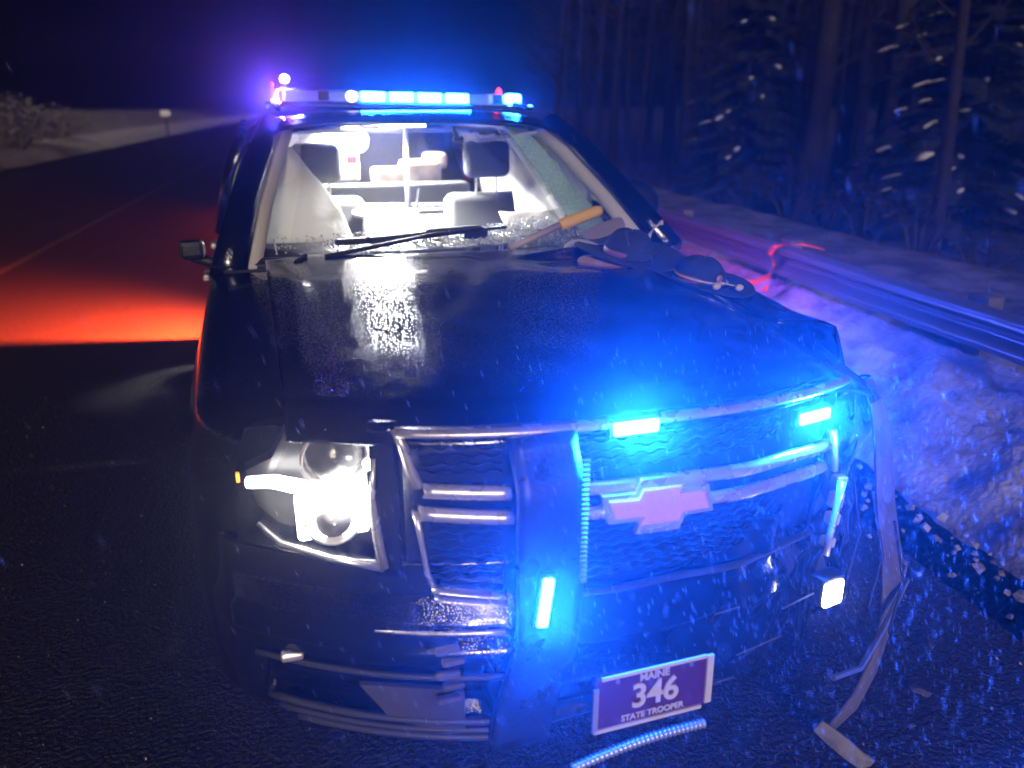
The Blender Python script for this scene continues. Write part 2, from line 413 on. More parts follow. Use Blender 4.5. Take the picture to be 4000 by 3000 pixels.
CLUMPS = []
for q_ in range(4):
    r_ = random.Random(q_); sb = MB()
    def cl(u, v, r_=r_, q_=q_):
        rr = math.cos(v * PI / 2) ** .7 + .001; t = 2 * PI * u
        f_ = 1 + .30 * nz((math.cos(t) * 1.1, math.sin(t) * 1.1, q_ * 3 + v), 1.3)
        return (rr * f_ * math.cos(t), rr * f_ * math.sin(t), .62 * math.sin(v * PI / 2) - .25 * (1 - v) * abs(math.cos(t)))
    sb.grid(cl, 12, 4); o_ = sb.build("snow_clump", SNOW, smooth=True); CLUMPS.append(o_.data); bpy.data.objects.remove(o_)
def evergreen(name, loc, h, rad, seed, label, snow=.5, zr=0):
    rnd = random.Random(seed); root = empty(name, loc, zr); tag(root, label, "tree")
    MB().tube([(0, 0, -.3), (.03, 0, h * .5), (0, .02, h)], [.13, .08, .015], 8).build("trunk", BARK, root, smooth=True)
    nb = MB(); clumps = []; wb = MB()
    z = .5
    while z < h - .1:
        n = rnd.randint(5, 7); L = rad * (1 - z / h) ** .8 + .12
        for k in range(n):
            a = 2 * PI * (k + rnd.random() * .8) / n; l_ = L * rnd.uniform(.7, 1.15); dr = Vector((math.cos(a), math.sin(a), 0)); sd = Vector((-math.sin(a), math.cos(a), 0))
            pts = [Vector((0, 0, z)) + dr * l_ * t + Vector((0, 0, -.28 * l_ * t * t + .08 * l_ * t)) for t in (0, .33, .66, 1)]
            wb.tube(pts, [.018, .013, .009, .004], 4, False)
            m_ = int(16 * l_) + 6
            for q in range(m_):
                t = .15 + .85 * q / m_; i = min(2, int(t * 3)); p = pts[i].lerp(pts[i + 1], t * 3 - i)
                for sgn in (-1, 1):
                    tw = (.30 * l_ * (1 - t * .7) + .07) * rnd.uniform(.6, 1.1)
                    d = (sd * sgn + dr * .7 + Vector((0, 0, rnd.uniform(-.35, .1)))).normalized()
                    # sprays of needles: crossed slivers along a twig
                    for e in range(4):
                        s0 = p + d * tw * e / 4; w = .022
                        up = Vector((rnd.uniform(-1, 1), rnd.uniform(-1, 1), rnd.uniform(-.6, .6))).normalized()
                        e1 = s0 + d * tw * .42 + up * .02; nb.add([s0 - up * w, s0 + up * w, e1], [(0, 1, 2)])
                        up = up.cross(d); nb.add([s0 - up * w, s0 + up * w, e1], [(0, 1, 2)])
            if rnd.random() < snow:
                for q in range(rnd.randint(1, 2)):
                    t = rnd.uniform(.45, 1); i = min(2, int(t * 3)); p = pts[i].lerp(pts[i + 1], t * 3 - i) + Vector((0, 0, .03))
                    sx = rnd.uniform(.05, .13) * (1 if q else 1.3); sy = sx * rnd.uniform(.35, .6)
                    clumps.append((p, a + rnd.uniform(-.3, .3), sx, sy))
        z += rnd.uniform(.18, .26)
    tag(nb.build("foliage", NEEDLE, root), kind="stuff"); tag(wb.build("branches", TWIG, root), kind="stuff")
    for p, a, sx, sy in clumps:
        o = bpy.data.objects.new("snow_clump", CLUMPS[rnd.randint(0, 3)]); COL.objects.link(o); o.parent = root
        o.location = p; o.rotation_euler = (rnd.uniform(-.2, .2), .25, a); o.scale = (sx * .9, sy * .7, sy * .6)
    return root
evergreen("spruce_tree", (8.1, 9.0, -.1), 6.2, 1.7, 3, "dark evergreen with pale snow clumps at the upper right beyond the guardrail", .55)
evergreen("spruce_tree", (6.9, 12.5, 0), 5.4, 1.2, 4, "smaller dark evergreen with few snow clumps left of the snowy one", .22)
evergreen("spruce_tree", (11.2, 11.5, 0), 8, 1.9, 8, "tall dark evergreen behind the snowy one at the right edge", .2)

def shrub(name, loc, w, h, seed, label, group=None, m=FROST, n=260):
    rnd = random.Random(seed); b = MB(); st = MB(); root = empty(name, loc); tag(root, label, "shrub", group)
    for k in range(n):
        a = rnd.uniform(0, 2 * PI); rr = rnd.random() ** .6; zt = h * rnd.uniform(.35, 1) * (1 - .45 * rr * rr)
        p1 = Vector((math.cos(a) * w * rr, math.sin(a) * w * .7 * rr, zt)); p0 = Vector((p1.x * .25, p1.y * .25, 0))
        if k % 6 == 0: st.tube([p0, p0.lerp(p1, .5) + Vector((0, 0, .1 * h)), p1], [.02, .012, .005], 3, False)
        for q in range(5):
            c = p1 + Vector((rnd.gauss(0, .12), rnd.gauss(0, .12), rnd.gauss(0, .08))) * w * .8
            u_ = Vector((rnd.uniform(-1, 1), rnd.uniform(-1, 1), rnd.uniform(-.5, .5))).normalized() * rnd.uniform(.03, .10) * w * .7
            v_ = u_.cross(Vector((rnd.uniform(-1, 1), rnd.uniform(-1, 1), 1))).normalized() * u_.length * .6
            b.add([c - u_, c + v_ * .8, c + u_, c - v_], [(0, 1, 2, 3)])
    st.build("stems", TWIG, root); b.build("foliage", m, root); return root
bs = [(-9.2, 25, 1.1, 1.5), (-10.6, 27, 1.7, 2.1), (-12.6, 27, 2.0, 2.6), (-10.3, 31, 1.6, 1.9), (-13.4, 31, 2.2, 3.0), (-11.6, 36, 1.9, 1.9), (-15.8, 30, 2.3, 3.3), (-12.0, 43, 1.6, 1.5)]
names = ["low snow-dusted shrub nearest the road on the left verge", "round snow-dusted shrub in the middle of the left thicket", "broad snow-dusted shrub near the left edge of the view",
         "snow-dusted shrub at the right of the left thicket", "tall snow-dusted shrub at the back of the left thicket", "snow-dusted shrub tapering toward the far sign",
         "tallest snow-dusted shrub at the left edge of the view", "smallest snow-dusted shrub nearest the far sign"]
for i, (x, y, w, h) in enumerate(bs):
    shrub("shrub", (x, y, .25), w, h, 40 + i, names[i], None)
for i in range(16):
    x = 5.9 + .9 * rnd.random(); y = 5.4 + i * 1.05
    o = shrub("shrub", (x, y, .2), .45 + .2 * rnd.random(), .55 + .5 * rnd.random(), 70 + i, "low dry brush at the edge of the woods behind the guardrail", "dry brush along the woods", TWIG, 60)

# ================================================================== PATROL SUV  (local frame: x across, y back, z up)
suv = empty("police_suv", (.66, 1.5, 0), R(4.5))
tag(suv, "black police SUV with crushed front end, blue lights flashing and bright lit cabin", "police car")
def yf(x): return .38 * abs(x) ** 2.5            # plan curve of the nose
def P_(mb, name, m, **k): return mb.build(name, m, suv, **k)

# hood -------------------------------------------------
def hood(u, v):
    x = lerp(-.765, .90, u); y = lerp(yf(x) + .015, 1.66 - .08 * (1 - (2 * u - 1) ** 2), v)
    z = sum(pw([(0, 1.125), (.03, 1.153), (.12, 1.168), (.5, 1.212), (.75, 1.246), (.9, 1.258), (1, 1.262)], max(0, min(1, v + q * min(.08, v)))) for q in (-1, -.5, 0, .5, 1)) / 5
    e = (x + .74); z -= .006 * (1 - sm(0, .05, e)) ; z -= .11 * sm(.55, .92, x) * (1 - .15 * v)
    z += .006 * math.exp(-((x + .38) / .12) ** 2) * sm(0, .2, v) + .006 * math.exp(-((x - .38) / .10) ** 2) * sm(0, .2, v)
    # damage: buckled ridges across the driver half and a fold in front of the windscreen
    k = sm(-.05, .5, x)
    z += k * .022 * math.sin(3.0 * x + 7 * y) * sm(.35, .9, v) + .010 * k * nz((x, y, 0), 5) + .002 * nz((x, y, 4), 6)
    d = abs((x + .12) - .42 * (y - 1.15)); z -= .006 * math.exp(-(d / .05) ** 2) * sm(.45, .6, v)
    z += .03 * math.exp(-((y - 1.42 - .1 * x) / .05) ** 2) * sm(.05, .4, x)
    if u > .96: z -= .02
    return (x, y, z)
P_(MB().grid(hood, 110, 90), "hood", PAINT, smooth=True, solid=.012)
# fenders ---------------------------------------------
def arch(y, yc=1.05, r=.47):
    d = abs(y - yc); return math.sqrt(max(0, r * r - d * d)) + .36 if d < r else .36
def side_fn(sx, y0, y1, crush=0):
    def f(u, v):
        y = lerp(y0, y1, u); zl = max(.34, arch(y)) if y < 1.7 else .34
        bow = yf(1.0) if y < .4 else 0
        prof = [(0, 1.0, 0), (.25, 1.012, 0), (.6, 1.0, 0), (.78, .985, 0), (.9, .94, 0), (1, .75, 0)]
        z = lerp(zl, 1.10, min(1, v / .8)) if v < .8 else 1.10 + .07 * ((v - .8) / .2) ** .6
        xx = pw([(0, 1.0), (.3, 1.015), (.65, 1.0), (.8, .97), (.9, .89), (1, .73)], v)
        # wrap to the nose
        nose = max(0, (.55 - y) / .2); xx -= .10 * nose * nose * (1 if v < 1 else 0) * (1 if y > .3 else 1)
        z += (.072 * (y - .35)) * sm(.5, .85, v) - .03 * sm(.75, 1, v)
        if crush: 
            z -= crush * .05 * abs(nz((y, z, 2), 3)); xx += crush * .05 * nz((y, z, 6), 4)
        return (sx * xx, y, z)
    return f
P_(MB().grid(side_fn(-1, .34, 1.72), 46, 26), "front_fender", PAINT, smooth=True)
tag(P_(MB().grid(side_fn(1.0, .62, 1.72, 1.0), 46, 26), "front_fender", PAINT, smooth=True, solid=.008), "crumpled front fender beside the torn nose")
# doors, rear quarter ------------------------------------
def belt(y): return 1.20 + .02 * (y - 1.7) / 3
def cab_x(z): return pw([(.34, .98), (.6, 1.01), (.9, 1.01), (1.12, .985), (1.2, .965), (1.5, .88), (1.7, .79), (1.78, .70)], z)
for sx in (-1, 1):
    for y0, y1, nm in ((1.73, 2.78, "front_door"), (2.79, 3.72, "rear_door")):
        def dfn(u, v, y0=y0, y1=y1, sx=sx):
            y = lerp(y0, y1, u); z = lerp(.36, belt(y), v); return (sx * cab_x(z), y, z)
        dr = P_(MB().grid(dfn, 10, 14), nm, PAINT, smooth=True, solid=.02)
        MB().box((sx * 1.035, y1 - .18, 1.03), (.03, .16, .03)).build("handle", CHROME, dr, bevel=.008)
        ya, yb = (y0 + .30, y1 - .03) if y0 < 2 else (y0 + .03, y1 - .03)
        def gfn(u, v, ya=ya, yb=yb, sx=sx):
            y = lerp(ya, yb, u); z = lerp(belt(y) + .005, 1.66, v); y += (.30 * v if ya < 2.5 and u < .5 else 0) * (1 - 2 * u if u < .5 else 0)
            return (sx * (cab_x(z) - .012), y, z)
        MB().grid(gfn, 8, 6).build("window", TINTG, dr, smooth=True, solid=.005)
    def qfn(u, v, sx=sx):
        y = lerp(3.73, 5.05, u); top = belt(y)
        zl = .34 + (math.sqrt(max(0, .47 ** 2 - (y - 4.05) ** 2)) if abs(y - 4.05) < .47 else 0)
        z = lerp(max(.36, zl), top, v); return (sx * (cab_x(z) - .06 * max(0, (y - 4.8) / .25) ** 2), y, z)
    P_(MB().grid(qfn, 24, 12), "rear_quarter", PAINT, smooth=True, solid=.02)
    def qg(u, v, sx=sx):
        y = lerp(3.76, 4.9, u); z = lerp(belt(y) + .005, 1.66, v); return (sx * (cab_x(z) - .012), y - .12 * u * v, z)
    P_(MB().grid(qg, 6, 6), "quarter_window", TINTG, smooth=True, solid=.005)
    # pillars
    pl = [(sx * .90, 1.62, 1.215), (sx * .825, 1.95, 1.42), (sx * .745, 2.25, 1.595), (sx * .68, 2.53, 1.705)]
    P_(MB().tube(pl, [.066, .062, .060, .060], 10, True, 1.0), "windscreen_pillar", PAINT, smooth=True)
    P_(MB().tube([(sx * (p[0] * sx - .075), p[1] + .05, p[2] - .012) for p in pl], [.04, .036, .034, .03], 8), "pillar_trim", LINER, smooth=True)
    for yy, nm in ((2.78, "door_pillar"), (3.72, "rear_pillar"), (4.95, "tail_pillar")):
        P_(MB().tube([(sx * .95, yy, 1.2), (sx * .87, yy - .01, 1.5), (sx * .78, yy - .03, 1.69)], [.045, .04, .04], 8), nm, PAINT, smooth=True)
    # roof rails
    P_(MB().tube([(sx * .63, 2.75, 1.785), (sx * .64, 3.2, 1.82), (sx * .64, 4.6, 1.82), (sx * .63, 4.9, 1.79)], .014, 8), "roof_rail", BLACKP, smooth=True)
# roof --------------------------------------------------
def roof(u, v):
    x = lerp(-.80, .80, u); y = lerp(2.38, 5.0, v); c = 2 * u - 1
    y += .16 * c * c * (1 - v)
    z = 1.774 - .085 * abs(c) ** 4.5 - .045 * (1 - sm(0, .09, v)) - .05 * sm(.9, 1, v)
    return (x, y, z)
P_(MB().grid(roof, 40, 40), "roof", PAINT, smooth=True, solid=.01)
def liner(u, v):
    x = lerp(-.73, .73, u); y = lerp(2.44, 4.9, v); c = 2 * u - 1; y += .16 * c * c * (1 - v)
    return (x, y, 1.728 - .07 * abs(c) ** 3 - .012 * (1 - sm(0, .1, v)))
P_(MB().grid(liner, 24, 24), "roof_lining", LINER, smooth=True)
# tailgate and rear lamps
def tg(u, v):
    x = lerp(-.93, .93, u); z = lerp(.45, 1.22, v); return (x, 5.08 - .04 * v + .0 * x, z)
tgo = P_(MB().grid(tg, 10, 8), "tailgate", PAINT, smooth=True, solid=.02)
MB().grid(lambda u, v: (lerp(-.86, .86, u) * (1 - .22 * v), 5.03 - .12 * v, lerp(1.23, 1.68, v)), 6, 4).build("rear_window", TINTG, tgo, solid=.005)
for sx in (-1, 1):
    tl = P_(MB().box((sx * .90, 5.06, 1.05), (.12, .05, .42)), "tail_light", mat("red_lens", (.4, .01, .01), .3), bevel=.01)
# cabin floor / bulkhead so light does not leak
P_(MB().box((0, 3.35, .42), (1.9, 3.4, .03)), "floor_pan", mat("grey_carpet", (.10, .10, .10), .95))
P_(MB().box((0, 1.70, .80), (1.85, .03, .76)), "firewall", BLACKP)
# windscreen ---------------------------------------------
def ws(x0, x1, lift=0, rag=0):
    def f(u, v):
        x = lerp(x0, x1, u); w = lerp(.80, .585, v); y = lerp(1.64, 2.43, v) + .14 * (x ** 2) / .4 ; z = lerp(1.245, 1.735, v) - .05 * abs(x) ** 3 * 1.5
        xx = x * w / .80
        return (xx, y + lift, z)
    return f
P_(MB().grid(ws(-.80, .58), 24, 16), "windscreen", GLASS, smooth=True, solid=.005)
tag(P_(MB().grid(lambda u, v: (lambda p: (p[0] + .008 * nz(p, 9), p[1] + .02 * nz(p, 4), p[2] + .012 * nz(p, 7)))(ws(.582, .80)(u, v)), 22, 22), "shattered_windscreen", CRAZED, smooth=True, solid=.005),
    "crazed greenish driver side of the windscreen")
# cowl, wipers
P_(MB().grid(lambda u, v: (lerp(-.84, .80, u), lerp(1.57, 1.72, v) + .10 * (2 * u - 1) ** 2 * 1, 1.236 + .012 * math.sin(v * PI) + .006 * nz((u * 9, v * 3, 0))), 40, 6), "cowl", BLACKP, smooth=True, solid=.02)
for (a, b_, c_) in (((-.55, 1.60, 1.265), (-.1, 1.70, 1.315), (.10, 1.72, 1.325)), ((-.62, 1.62, 1.27), (-.66, 1.55, 1.26), (-.60, 1.50, 1.24))):
    wp = P_(MB().tube([a, b_, c_], [.010, .008, .006], 6), "wiper_arm", BLACKP)
    MB().tube([(b_[0] - .25, b_[1] - .02, b_[2] - .02), (c_[0] + .1, c_[1] + .01, c_[2])], .006, 5).build("wiper_blade", RUBBER, wp)
# dash ---------------------------------------------------
P_(MB().grid(lambda u, v: (lerp(-.80, .80, u), lerp(1.76, 2.25, v), pw([(0, 1.235), (.3, 1.25), (.8, 1.24), (1, 1.16)], v) + .006 * nz((u * 8, v * 5, 0))), 30, 14), "dashboard", DASH, smooth=True, solid=.05)
rnd = random.Random(11)
cr = MB()
for i in range(2600):
    x = rnd.gauss(.15, .36); x = max(-.72, min(.74, x)); y = rnd.uniform(1.70, 2.12) ; s_ = rnd.uniform(.003, .008)
    z = 1.262 + rnd.random() * .012 + (.05 * rnd.random() * math.exp(-((x - .42) / .16) ** 2))
    q = Quaternion((rnd.random(), rnd.random(), rnd.random(), 1)).normalized().to_matrix(); cr.box((x, y, z), (s_, s_, s_ * .8), q)
o = cr.build("broken_glass", mat("glass_crumbs", (.62, .68, .66), .25, spec=.8), None); o.parent = None
o.matrix_world = suv.matrix_world
o.location = suv.location; o.rotation_euler = suv.rotation_euler
tag(o, "pale crumbs of shattered windscreen glass strewn over the dashboard", "broken glass", None, "stuff")
# dark clutter on the dash
for k, (c, d, rz) in enumerate([((-.20, 1.86, 1.285), (.34, .05, .03), .35), ((.02, 1.9, 1.30), (.26, .03, .02), .2), ((.10, 1.84, 1.285), (.10, .06, .035), -.3), ((-.38, 1.84, 1.28), (.22, .04, .025), .1)]):
    oo = MB().box((0, 0, 0), d, Matrix.Rotation(rz, 3, 'Z')).build("dash_trim", DASH, suv, bevel=.008); oo.location = c
# seats ---------------------------------------------------
def soft(name, c, d, m, parent, rx=0, bev=.04):
    o = MB().box((0, 0, 0), d).build(name, m, parent, smooth=True, bevel=bev, segs=4); o.location = c; o.rotation_euler = (rx, 0, 0); return o
for sx, xc in ((-1, -.44), (1, .52)):
    soft("seat", (xc, 2.95, .85), (.52, .5, .18), GRAYSEAT, suv)
    bk = soft("seat_back", (xc, 3.17, 1.06), (.50, .13, .52), GRAYSEAT, suv, -.12, .06)
    hd = soft("headrest", (xc, 3.16, 1.505), (.27, .11, .205), GRAYSEAT, suv, -.1, .045)
    hp = MB()
    for q in (-.06, .06): hp.tube([(xc + q, 3.17, 1.28), (xc + q, 3.165, 1.43)], .007, 6)
    P_(hp, "headrest_posts", ALU)
# steering wheel with burst airbag
swr = Matrix.Rotation(R(-62), 3, 'X')
st = MB(); pts = [Vector((.46 + .185 * math.cos(t), 2.42, 1.09)) + swr @ Vector((0, .185 * math.sin(t), 0)) for t in [2 * PI * i / 28 for i in range(29)]]
st.tube(pts, .014, 8); P_(st, "steering_wheel", BLACKP, smooth=True)
# partition frame: pole and crossbars
pt = MB(); pt.tube([(.10, 3.42, 1.70), (.10, 3.42, 1.02)], .016, 8); pt.tube([(-.70, 3.44, 1.24), (.75, 3.44, 1.21)], .016, 8); pt.tube([(-.66, 3.44, 1.66), (.66, 3.44, 1.66)], .014, 8)
P_(pt, "partition_frame", mat("partition_steel", (.18, .19, .22), .5, .6), smooth=True)
P_(MB().box((.02, 3.40, 1.08), (1.5, .02, .26)), "partition_panel", TRIMGREY, bevel=.006)
P_(MB().tube([(.16, 3.36, 1.33), (.145, 3.36, 1.26), (.13, 3.36, 1.20)], [.008, .008, .016], 8), "latch", BLACKP)
P_(MB().box((.26, 3.37, 1.19), (.22, .02, .022)), "partition_slot", BLACKP)
# rear bench and clutter
for k, (c, d, m_) in enumerate([((0, 4.1, 1.05), (1.3, .16, .5), GRAYSEAT), ((.36, 4.35, 1.35), (.26, .3, .16), BLANKET), ((.14, 4.4, 1.32), (.22, .3, .12), BLANKET), ((.5, 4.5, 1.42), (.16, .2, .12), BLANKET), ((-.33, 4.5, 1.46), (.55, .2, .34), WHITEBAG)]):  # white bag added to brighten the rear of the lit cabin
    soft("rear_seat" if k == 0 else "cargo_bag", c, d, m_, suv, 0, .03)
o = soft("cargo_case", (-.12, 4.3, 1.45), (.07, .08, .06), mat("red_case", (.5, .04, .05), .6), suv, 0, .01)
# laptop tray on its stand, small work lamp
ls = P_(MB().lathe([(0.001, 0), (.16, .0), (.165, .012), (.16, .024), (.001, .03)], 24, (-.12, 3.0, 1.23)), "computer_tray", mat("white_tray", (.8, .8, .8), .5), smooth=True)
P_(MB().lathe([(.08, 0), (.05, -.10), (.02, -.16)], 16, (-.12, 2.95, 1.22)), "tray_stand", LENS, smooth=True)
# airbags -------------------------------------------------
def drape(pl, pr, n=24, bulge=.06, wr=.02):
    """cloth between two edge polylines (each a list of 3D points)"""
    def ip(P, t):
        k = t * (len(P) - 1); i = min(len(P) - 2, int(k)); return Vector(P[i]).lerp(Vector(P[i + 1]), k - i)
    def f(u, v):
        a = ip(pl, v); b_ = ip(pr, v); p = a.lerp(b_, u); w = math.sin(PI * u)
        return (p.x + wr * nz(p, 6), p.y - bulge * w + wr * 2 * nz(p, 8, 3), p.z + wr * nz(p, 7, 5))
    return MB().grid(f, n, n)
P_(drape([(-.64, 2.45, 1.62), (-.70, 2.3, 1.45), (-.76, 2.15, 1.3), (-.78, 2.1, 1.2)], [(-.60, 2.45, 1.63), (-.50, 2.35, 1.49), (-.42, 2.25, 1.36), (-.38, 2.2, 1.22)]), "passenger_airbag", WHITEBAG, smooth=True, solid=.02)
P_(drape([(-.66, 2.7, 1.60), (-.74, 2.7, 1.42), (-.8, 2.7, 1.2)], [(-.70, 4.6, 1.62), (-.80, 4.6, 1.42), (-.86, 4.6, 1.2)], 24, 0, .03), "curtain_airbag", WHITEBAG, smooth=True)
P_(drape([(.66, 2.62, 1.62), (.72, 2.6, 1.45), (.80, 2.55, 1.2)], [(.70, 4.6, 1.62), (.80, 4.6, 1.42), (.86, 4.6, 1.2)], 24, 0, .03), "curtain_airbag", WHITEBAG, smooth=True)
P_(drape([(.55, 2.75, 1.60), (.55, 2.7, 1.42), (.52, 2.6, 1.25)], [(.74, 2.5, 1.55), (.80, 2.3, 1.42), (.80, 2.15, 1.27)], 24, .05, .03), "side_airbag", WHITEBAG, smooth=True, solid=.02)
P_(drape([(.36, 2.30, 1.30), (.38, 2.25, 1.22)], [(.70, 2.2, 1.36), (.70, 2.15, 1.22)], 16, .05, .03), "steering_airbag", WHITEBAG, smooth=True, solid=.02)
# visor, mirror stalk
P_(MB().box((.46, 2.55, 1.655), (.34, .10, .016), Matrix.Rotation(-.12, 3, 'Y')), "sun_visor", TRIMGREY, bevel=.006)
P_(MB().tube([(.16, 2.46, 1.70), (.17, 2.44, 1.66)], .010, 6), "mirror_stalk", BLACKP)
P_(MB().box((.18, 2.45, 1.645), (.05, .03, .03)), "mirror_mount", BLACKP, bevel=.008)
# cabin lamps (the photograph shows the cabin floodlit)
dl = P_(MB().box((-.10, 3.35, 1.705), (.34, .16, .02)), "dome_light", E_DOME, bevel=.005)
area_lamp("dome_light_glow", suv, (-.10, 3.3, 1.685), (0, -.35, -1), (.34, .16), 340, (1, .97, .93), 125)
P_(MB().box((-.05, 2.66, 1.705), (.22, .07, .014)), "cabin_fill", E_DOME, bevel=.004)  # unseen glowing panel and lamp added to brighten the airbag and dash
area_lamp("cabin_fill_glow", suv, (-.05, 2.66, 1.69), (0, -.1, -1), (.22, .07), 100, (1, .97, .93), 125)
area_lamp("cargo_light_glow", suv, (0, 4.35, 1.70), (0, -.3, -1), (.5, .2), 330, (1, .97, .93), 140)
P_(MB().lathe([(0.001, .075), (.05, .07), (.09, .04), (.11, 0), (.10, -.05), (.07, -.08), (.001, -.09)], 20, (-.16, 3.9, 1.60)), "cargo_lamp", E_DOME, smooth=True)
P_(MB().lathe([(0.001, .02), (.016, .014), (.022, 0), (.016, -.014), (.001, -.02)], 14, (-.245, 1.95, 1.30)), "dash_lamp", E_DOME, smooth=True)
area_lamp("dash_lamp_glow", suv, (-.245, 1.9, 1.34), (.1, -1, -.2), (.05, .05), .12, (1, .97, .93))

# nose ------------------------------------------------------
def fascia(u, v):
    x = lerp(-1.0, .60, u); z = lerp(.33, .83, v)
    off = pw([(0, .10), (.12, .02), (.3, -.03), (.62, -.05), (.72, -.01), (.85, .02), (1, .035)], v)
    y = yf(x) + off
    if x < -.93: y += (-.93 - x) * 2.4
    d = .0
    # intake opening pushed in
    if .44 < z < .60 and -.86 < x < -.36: y += .05
    k = sm(-.1, .35, x); y += k * (.05 * nz((x, z, 0), 4) + .02 * nz((x, z, 4), 11)) + .10 * sm(.35, .6, x)
    return (x, y, z)
P_(MB().grid(fascia, 110, 60), "bumper_cover", PAINT, smooth=True, solid=.01)
# band between headlight and grille + corner above
P_(MB().grid(lambda u, v: (lerp(-.60, -.545, u), yf(lerp(-.60, -.545, u)) + .02, lerp(.80, 1.17, v)), 3, 14), "grille_surround", PAINT, smooth=True, solid=.02)
# lower intake details
BARG = mat("intake_grey", (.06, .06, .062), .5)
for zz, x0, x1, r_ in ((.437, -.86, -.34, .010), (.412, -.84, -.34, .008), (.392, -.80, -.34, .010)):
    P_(MB().tube([(lerp(x0, x1, t), yf(lerp(x0, x1, t)) - .03, zz - .0 + .02 * (1 - t)) for t in [i / 12 for i in range(13)]], r_, 6), "intake_bar", BARG, smooth=True)
P_(MB().prism([(-.66, .535), (-.60, .45), (-.50, .415), (-.43, .415), (-.43, .53), (-.5, .535)], .0, .02, lambda v: (v.x, v.y + yf(v.x) - .035, v.z)), "skid_plate", TAN, bevel=.004)
P_(MB().tube([(lerp(-.88, -.34, t), yf(lerp(-.88, -.34, t)) - .045, .585 - .01 * t) for t in [i / 10 for i in range(11)]], .008, 6), "intake_rim", BARG, smooth=True)
fl = P_(MB().box((-.80, .17, .60), (.05, .03, .018)), "tow_hook", CHROME, bevel=.005)
for k in range(5):
    P_(MB().box((-.47 + .012 * (k % 2), yf(.47) - .055, .66 - .033 * k), (.055 - .004 * (k % 2), .02, .014)), "vent_fin", TORN, bevel=.004)
P_(MB().tube([(lerp(-.62, -.345, t), yf(lerp(-.62, -.345, t)) - .058, .705) for t in [i / 8 for i in range(9)]], [.002, .003, .004, .005, .005, .006, .006, .007, .007], 6), "chrome_strip", CHROME, smooth=True)

# headlight (passenger side, lit) --------------------------------
hl = empty("headlight"); hl.parent = suv
def hy(x): return yf(x) + .02
out = [(-.60, 1.118), (-.72, 1.122), (-.765, 1.10), (-.80, 1.03), (-.865, .985), (-.845, .90), (-.80, .862), (-.70, .845), (-.592, .828)]
MB().prism([(x, z) for x, z in out], .09, .14, lambda v: (v.x, hy(v.x) + v.y * (1 if v.y > .1 else 1), v.z)).build("headlight_housing", mat("headlight_inner", (.03, .03, .032), .3, .5), hl)
MB().prism([(x, z) for x, z in out], 0, .006, lambda v: (v.x, hy(v.x) + v.y, v.z)).build("headlight_lens", LENS, hl)
pj = MB().lathe([(.001, -.02), (.03, -.014), (.048, 0.0), (.06, .02), (.066, .05)], 28, (-.665, .19, 1.065), 'y').build("projector", mat("projector_glass", (.25, .26, .25), .08, .3, bump=.4, bscale=30), hl, smooth=True)
MB().lathe([(.066, .04), (.071, .0), (.074, -.005), (.078, .0), (.076, .05)], 28, (-.665, .19, 1.065), 'y').build("bezel", CHROME, pj, smooth=True)
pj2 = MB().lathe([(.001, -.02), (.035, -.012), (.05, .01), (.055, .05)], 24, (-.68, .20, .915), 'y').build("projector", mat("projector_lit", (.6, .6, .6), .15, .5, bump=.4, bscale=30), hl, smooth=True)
MB().lathe([(.055, .05), (.060, .0), (.066, 0), (.068, .05)], 24, (-.68, .20, .915), 'y').build("bezel", CHROME, pj2, smooth=True)
for (x, z, s_) in ((-.60, 1.065, .010),):
    MB().lathe([(.001, -.01), (s_, -.004), (s_ * 1.2, .01)], 12, (x, .145, z), 'y').build("headlight_bulb", E_WHITE, hl, smooth=True)
# lit strip across the middle
sp = [(-.855, .985), (-.80, .998), (-.74, .992), (-.70, .985), (-.66, .99), (-.615, .992)]
sb_ = MB(); sb_.tube([(x, hy(x) + .03, z) for x, z in sp], [.014, .016, .017, .026, .034, .034], 8, True, 1.0)
sb_.build("running_light", E_WHITE, hl, smooth=True)
sb_ = MB(); sb_.box((-.68, hy(.70) + .035, .93), (.16, .02, .12)); sb_.build("main_beam", E_WHITE, hl, bevel=.01)
area_lamp("headlight_glow", suv, (-.71, hy(.71) - .01, .985), (-.25, -1, -.25), (.22, .05), 3.5, (1, .95, .86))
MB().tube([(x, hy(x) - .004, z) for x, z in ((-.845, .90), (-.80, .858), (-.70, .838), (-.585, .822))], [.005, .008, .009, .009], 8).build("chrome_trim", mat("bright_trim", (.9, .9, .9), .3, .9), hl, smooth=True)
MB().tube([(x, hy(x) - .004, z) for x, z in ((-.592, 1.09), (-.60, 1.0), (-.594, .90), (-.583, .825))], [.005, .007, .011, .013], 8).build("inner_trim", CHROME, hl, smooth=True)
MB().box((-.878, hy(.885) + .01, 1.0), (.007, .01, .022)).build("side_marker", E_AMBER, hl)

# grille -----------------------------------------------------------
gy = lambda x: yf(x) - .0
def bar3(pts, r, name, m=CHROME, flat=.5, n=10):
    b = MB(); b.tube([(x, gy(x) + dy, z) for x, z, dy in pts], r, n, True, flat); return P_(b, name, m, smooth=True)
def cbar(x0, x1, z0, z1, h, name="chrome_bar", m=CHROME, dy=0, n=10, dmg=0):
    b = MB()
    def f(u, v):
        x = lerp(x0, x1, u); zc = lerp(z0, z1, u)
        a = PI * (v - .5) ; 
        return (x, gy(x) + dy - .022 * math.cos(a) + dmg * .03 * nz((x, 3, 0), 6) + dmg * .12 * sm(.2, .6, x), zc + h / 2 * math.sin(a) * (1 if abs(math.sin(a)) < .99 else 1) - dmg * .05 * sm(.3, .6, x))
    b.grid(f, n, 8); return P_(b, name, m, smooth=True, solid=.004)
cbar(-.55, .58, 1.16, 1.155, .022, n=30)                      # top rim
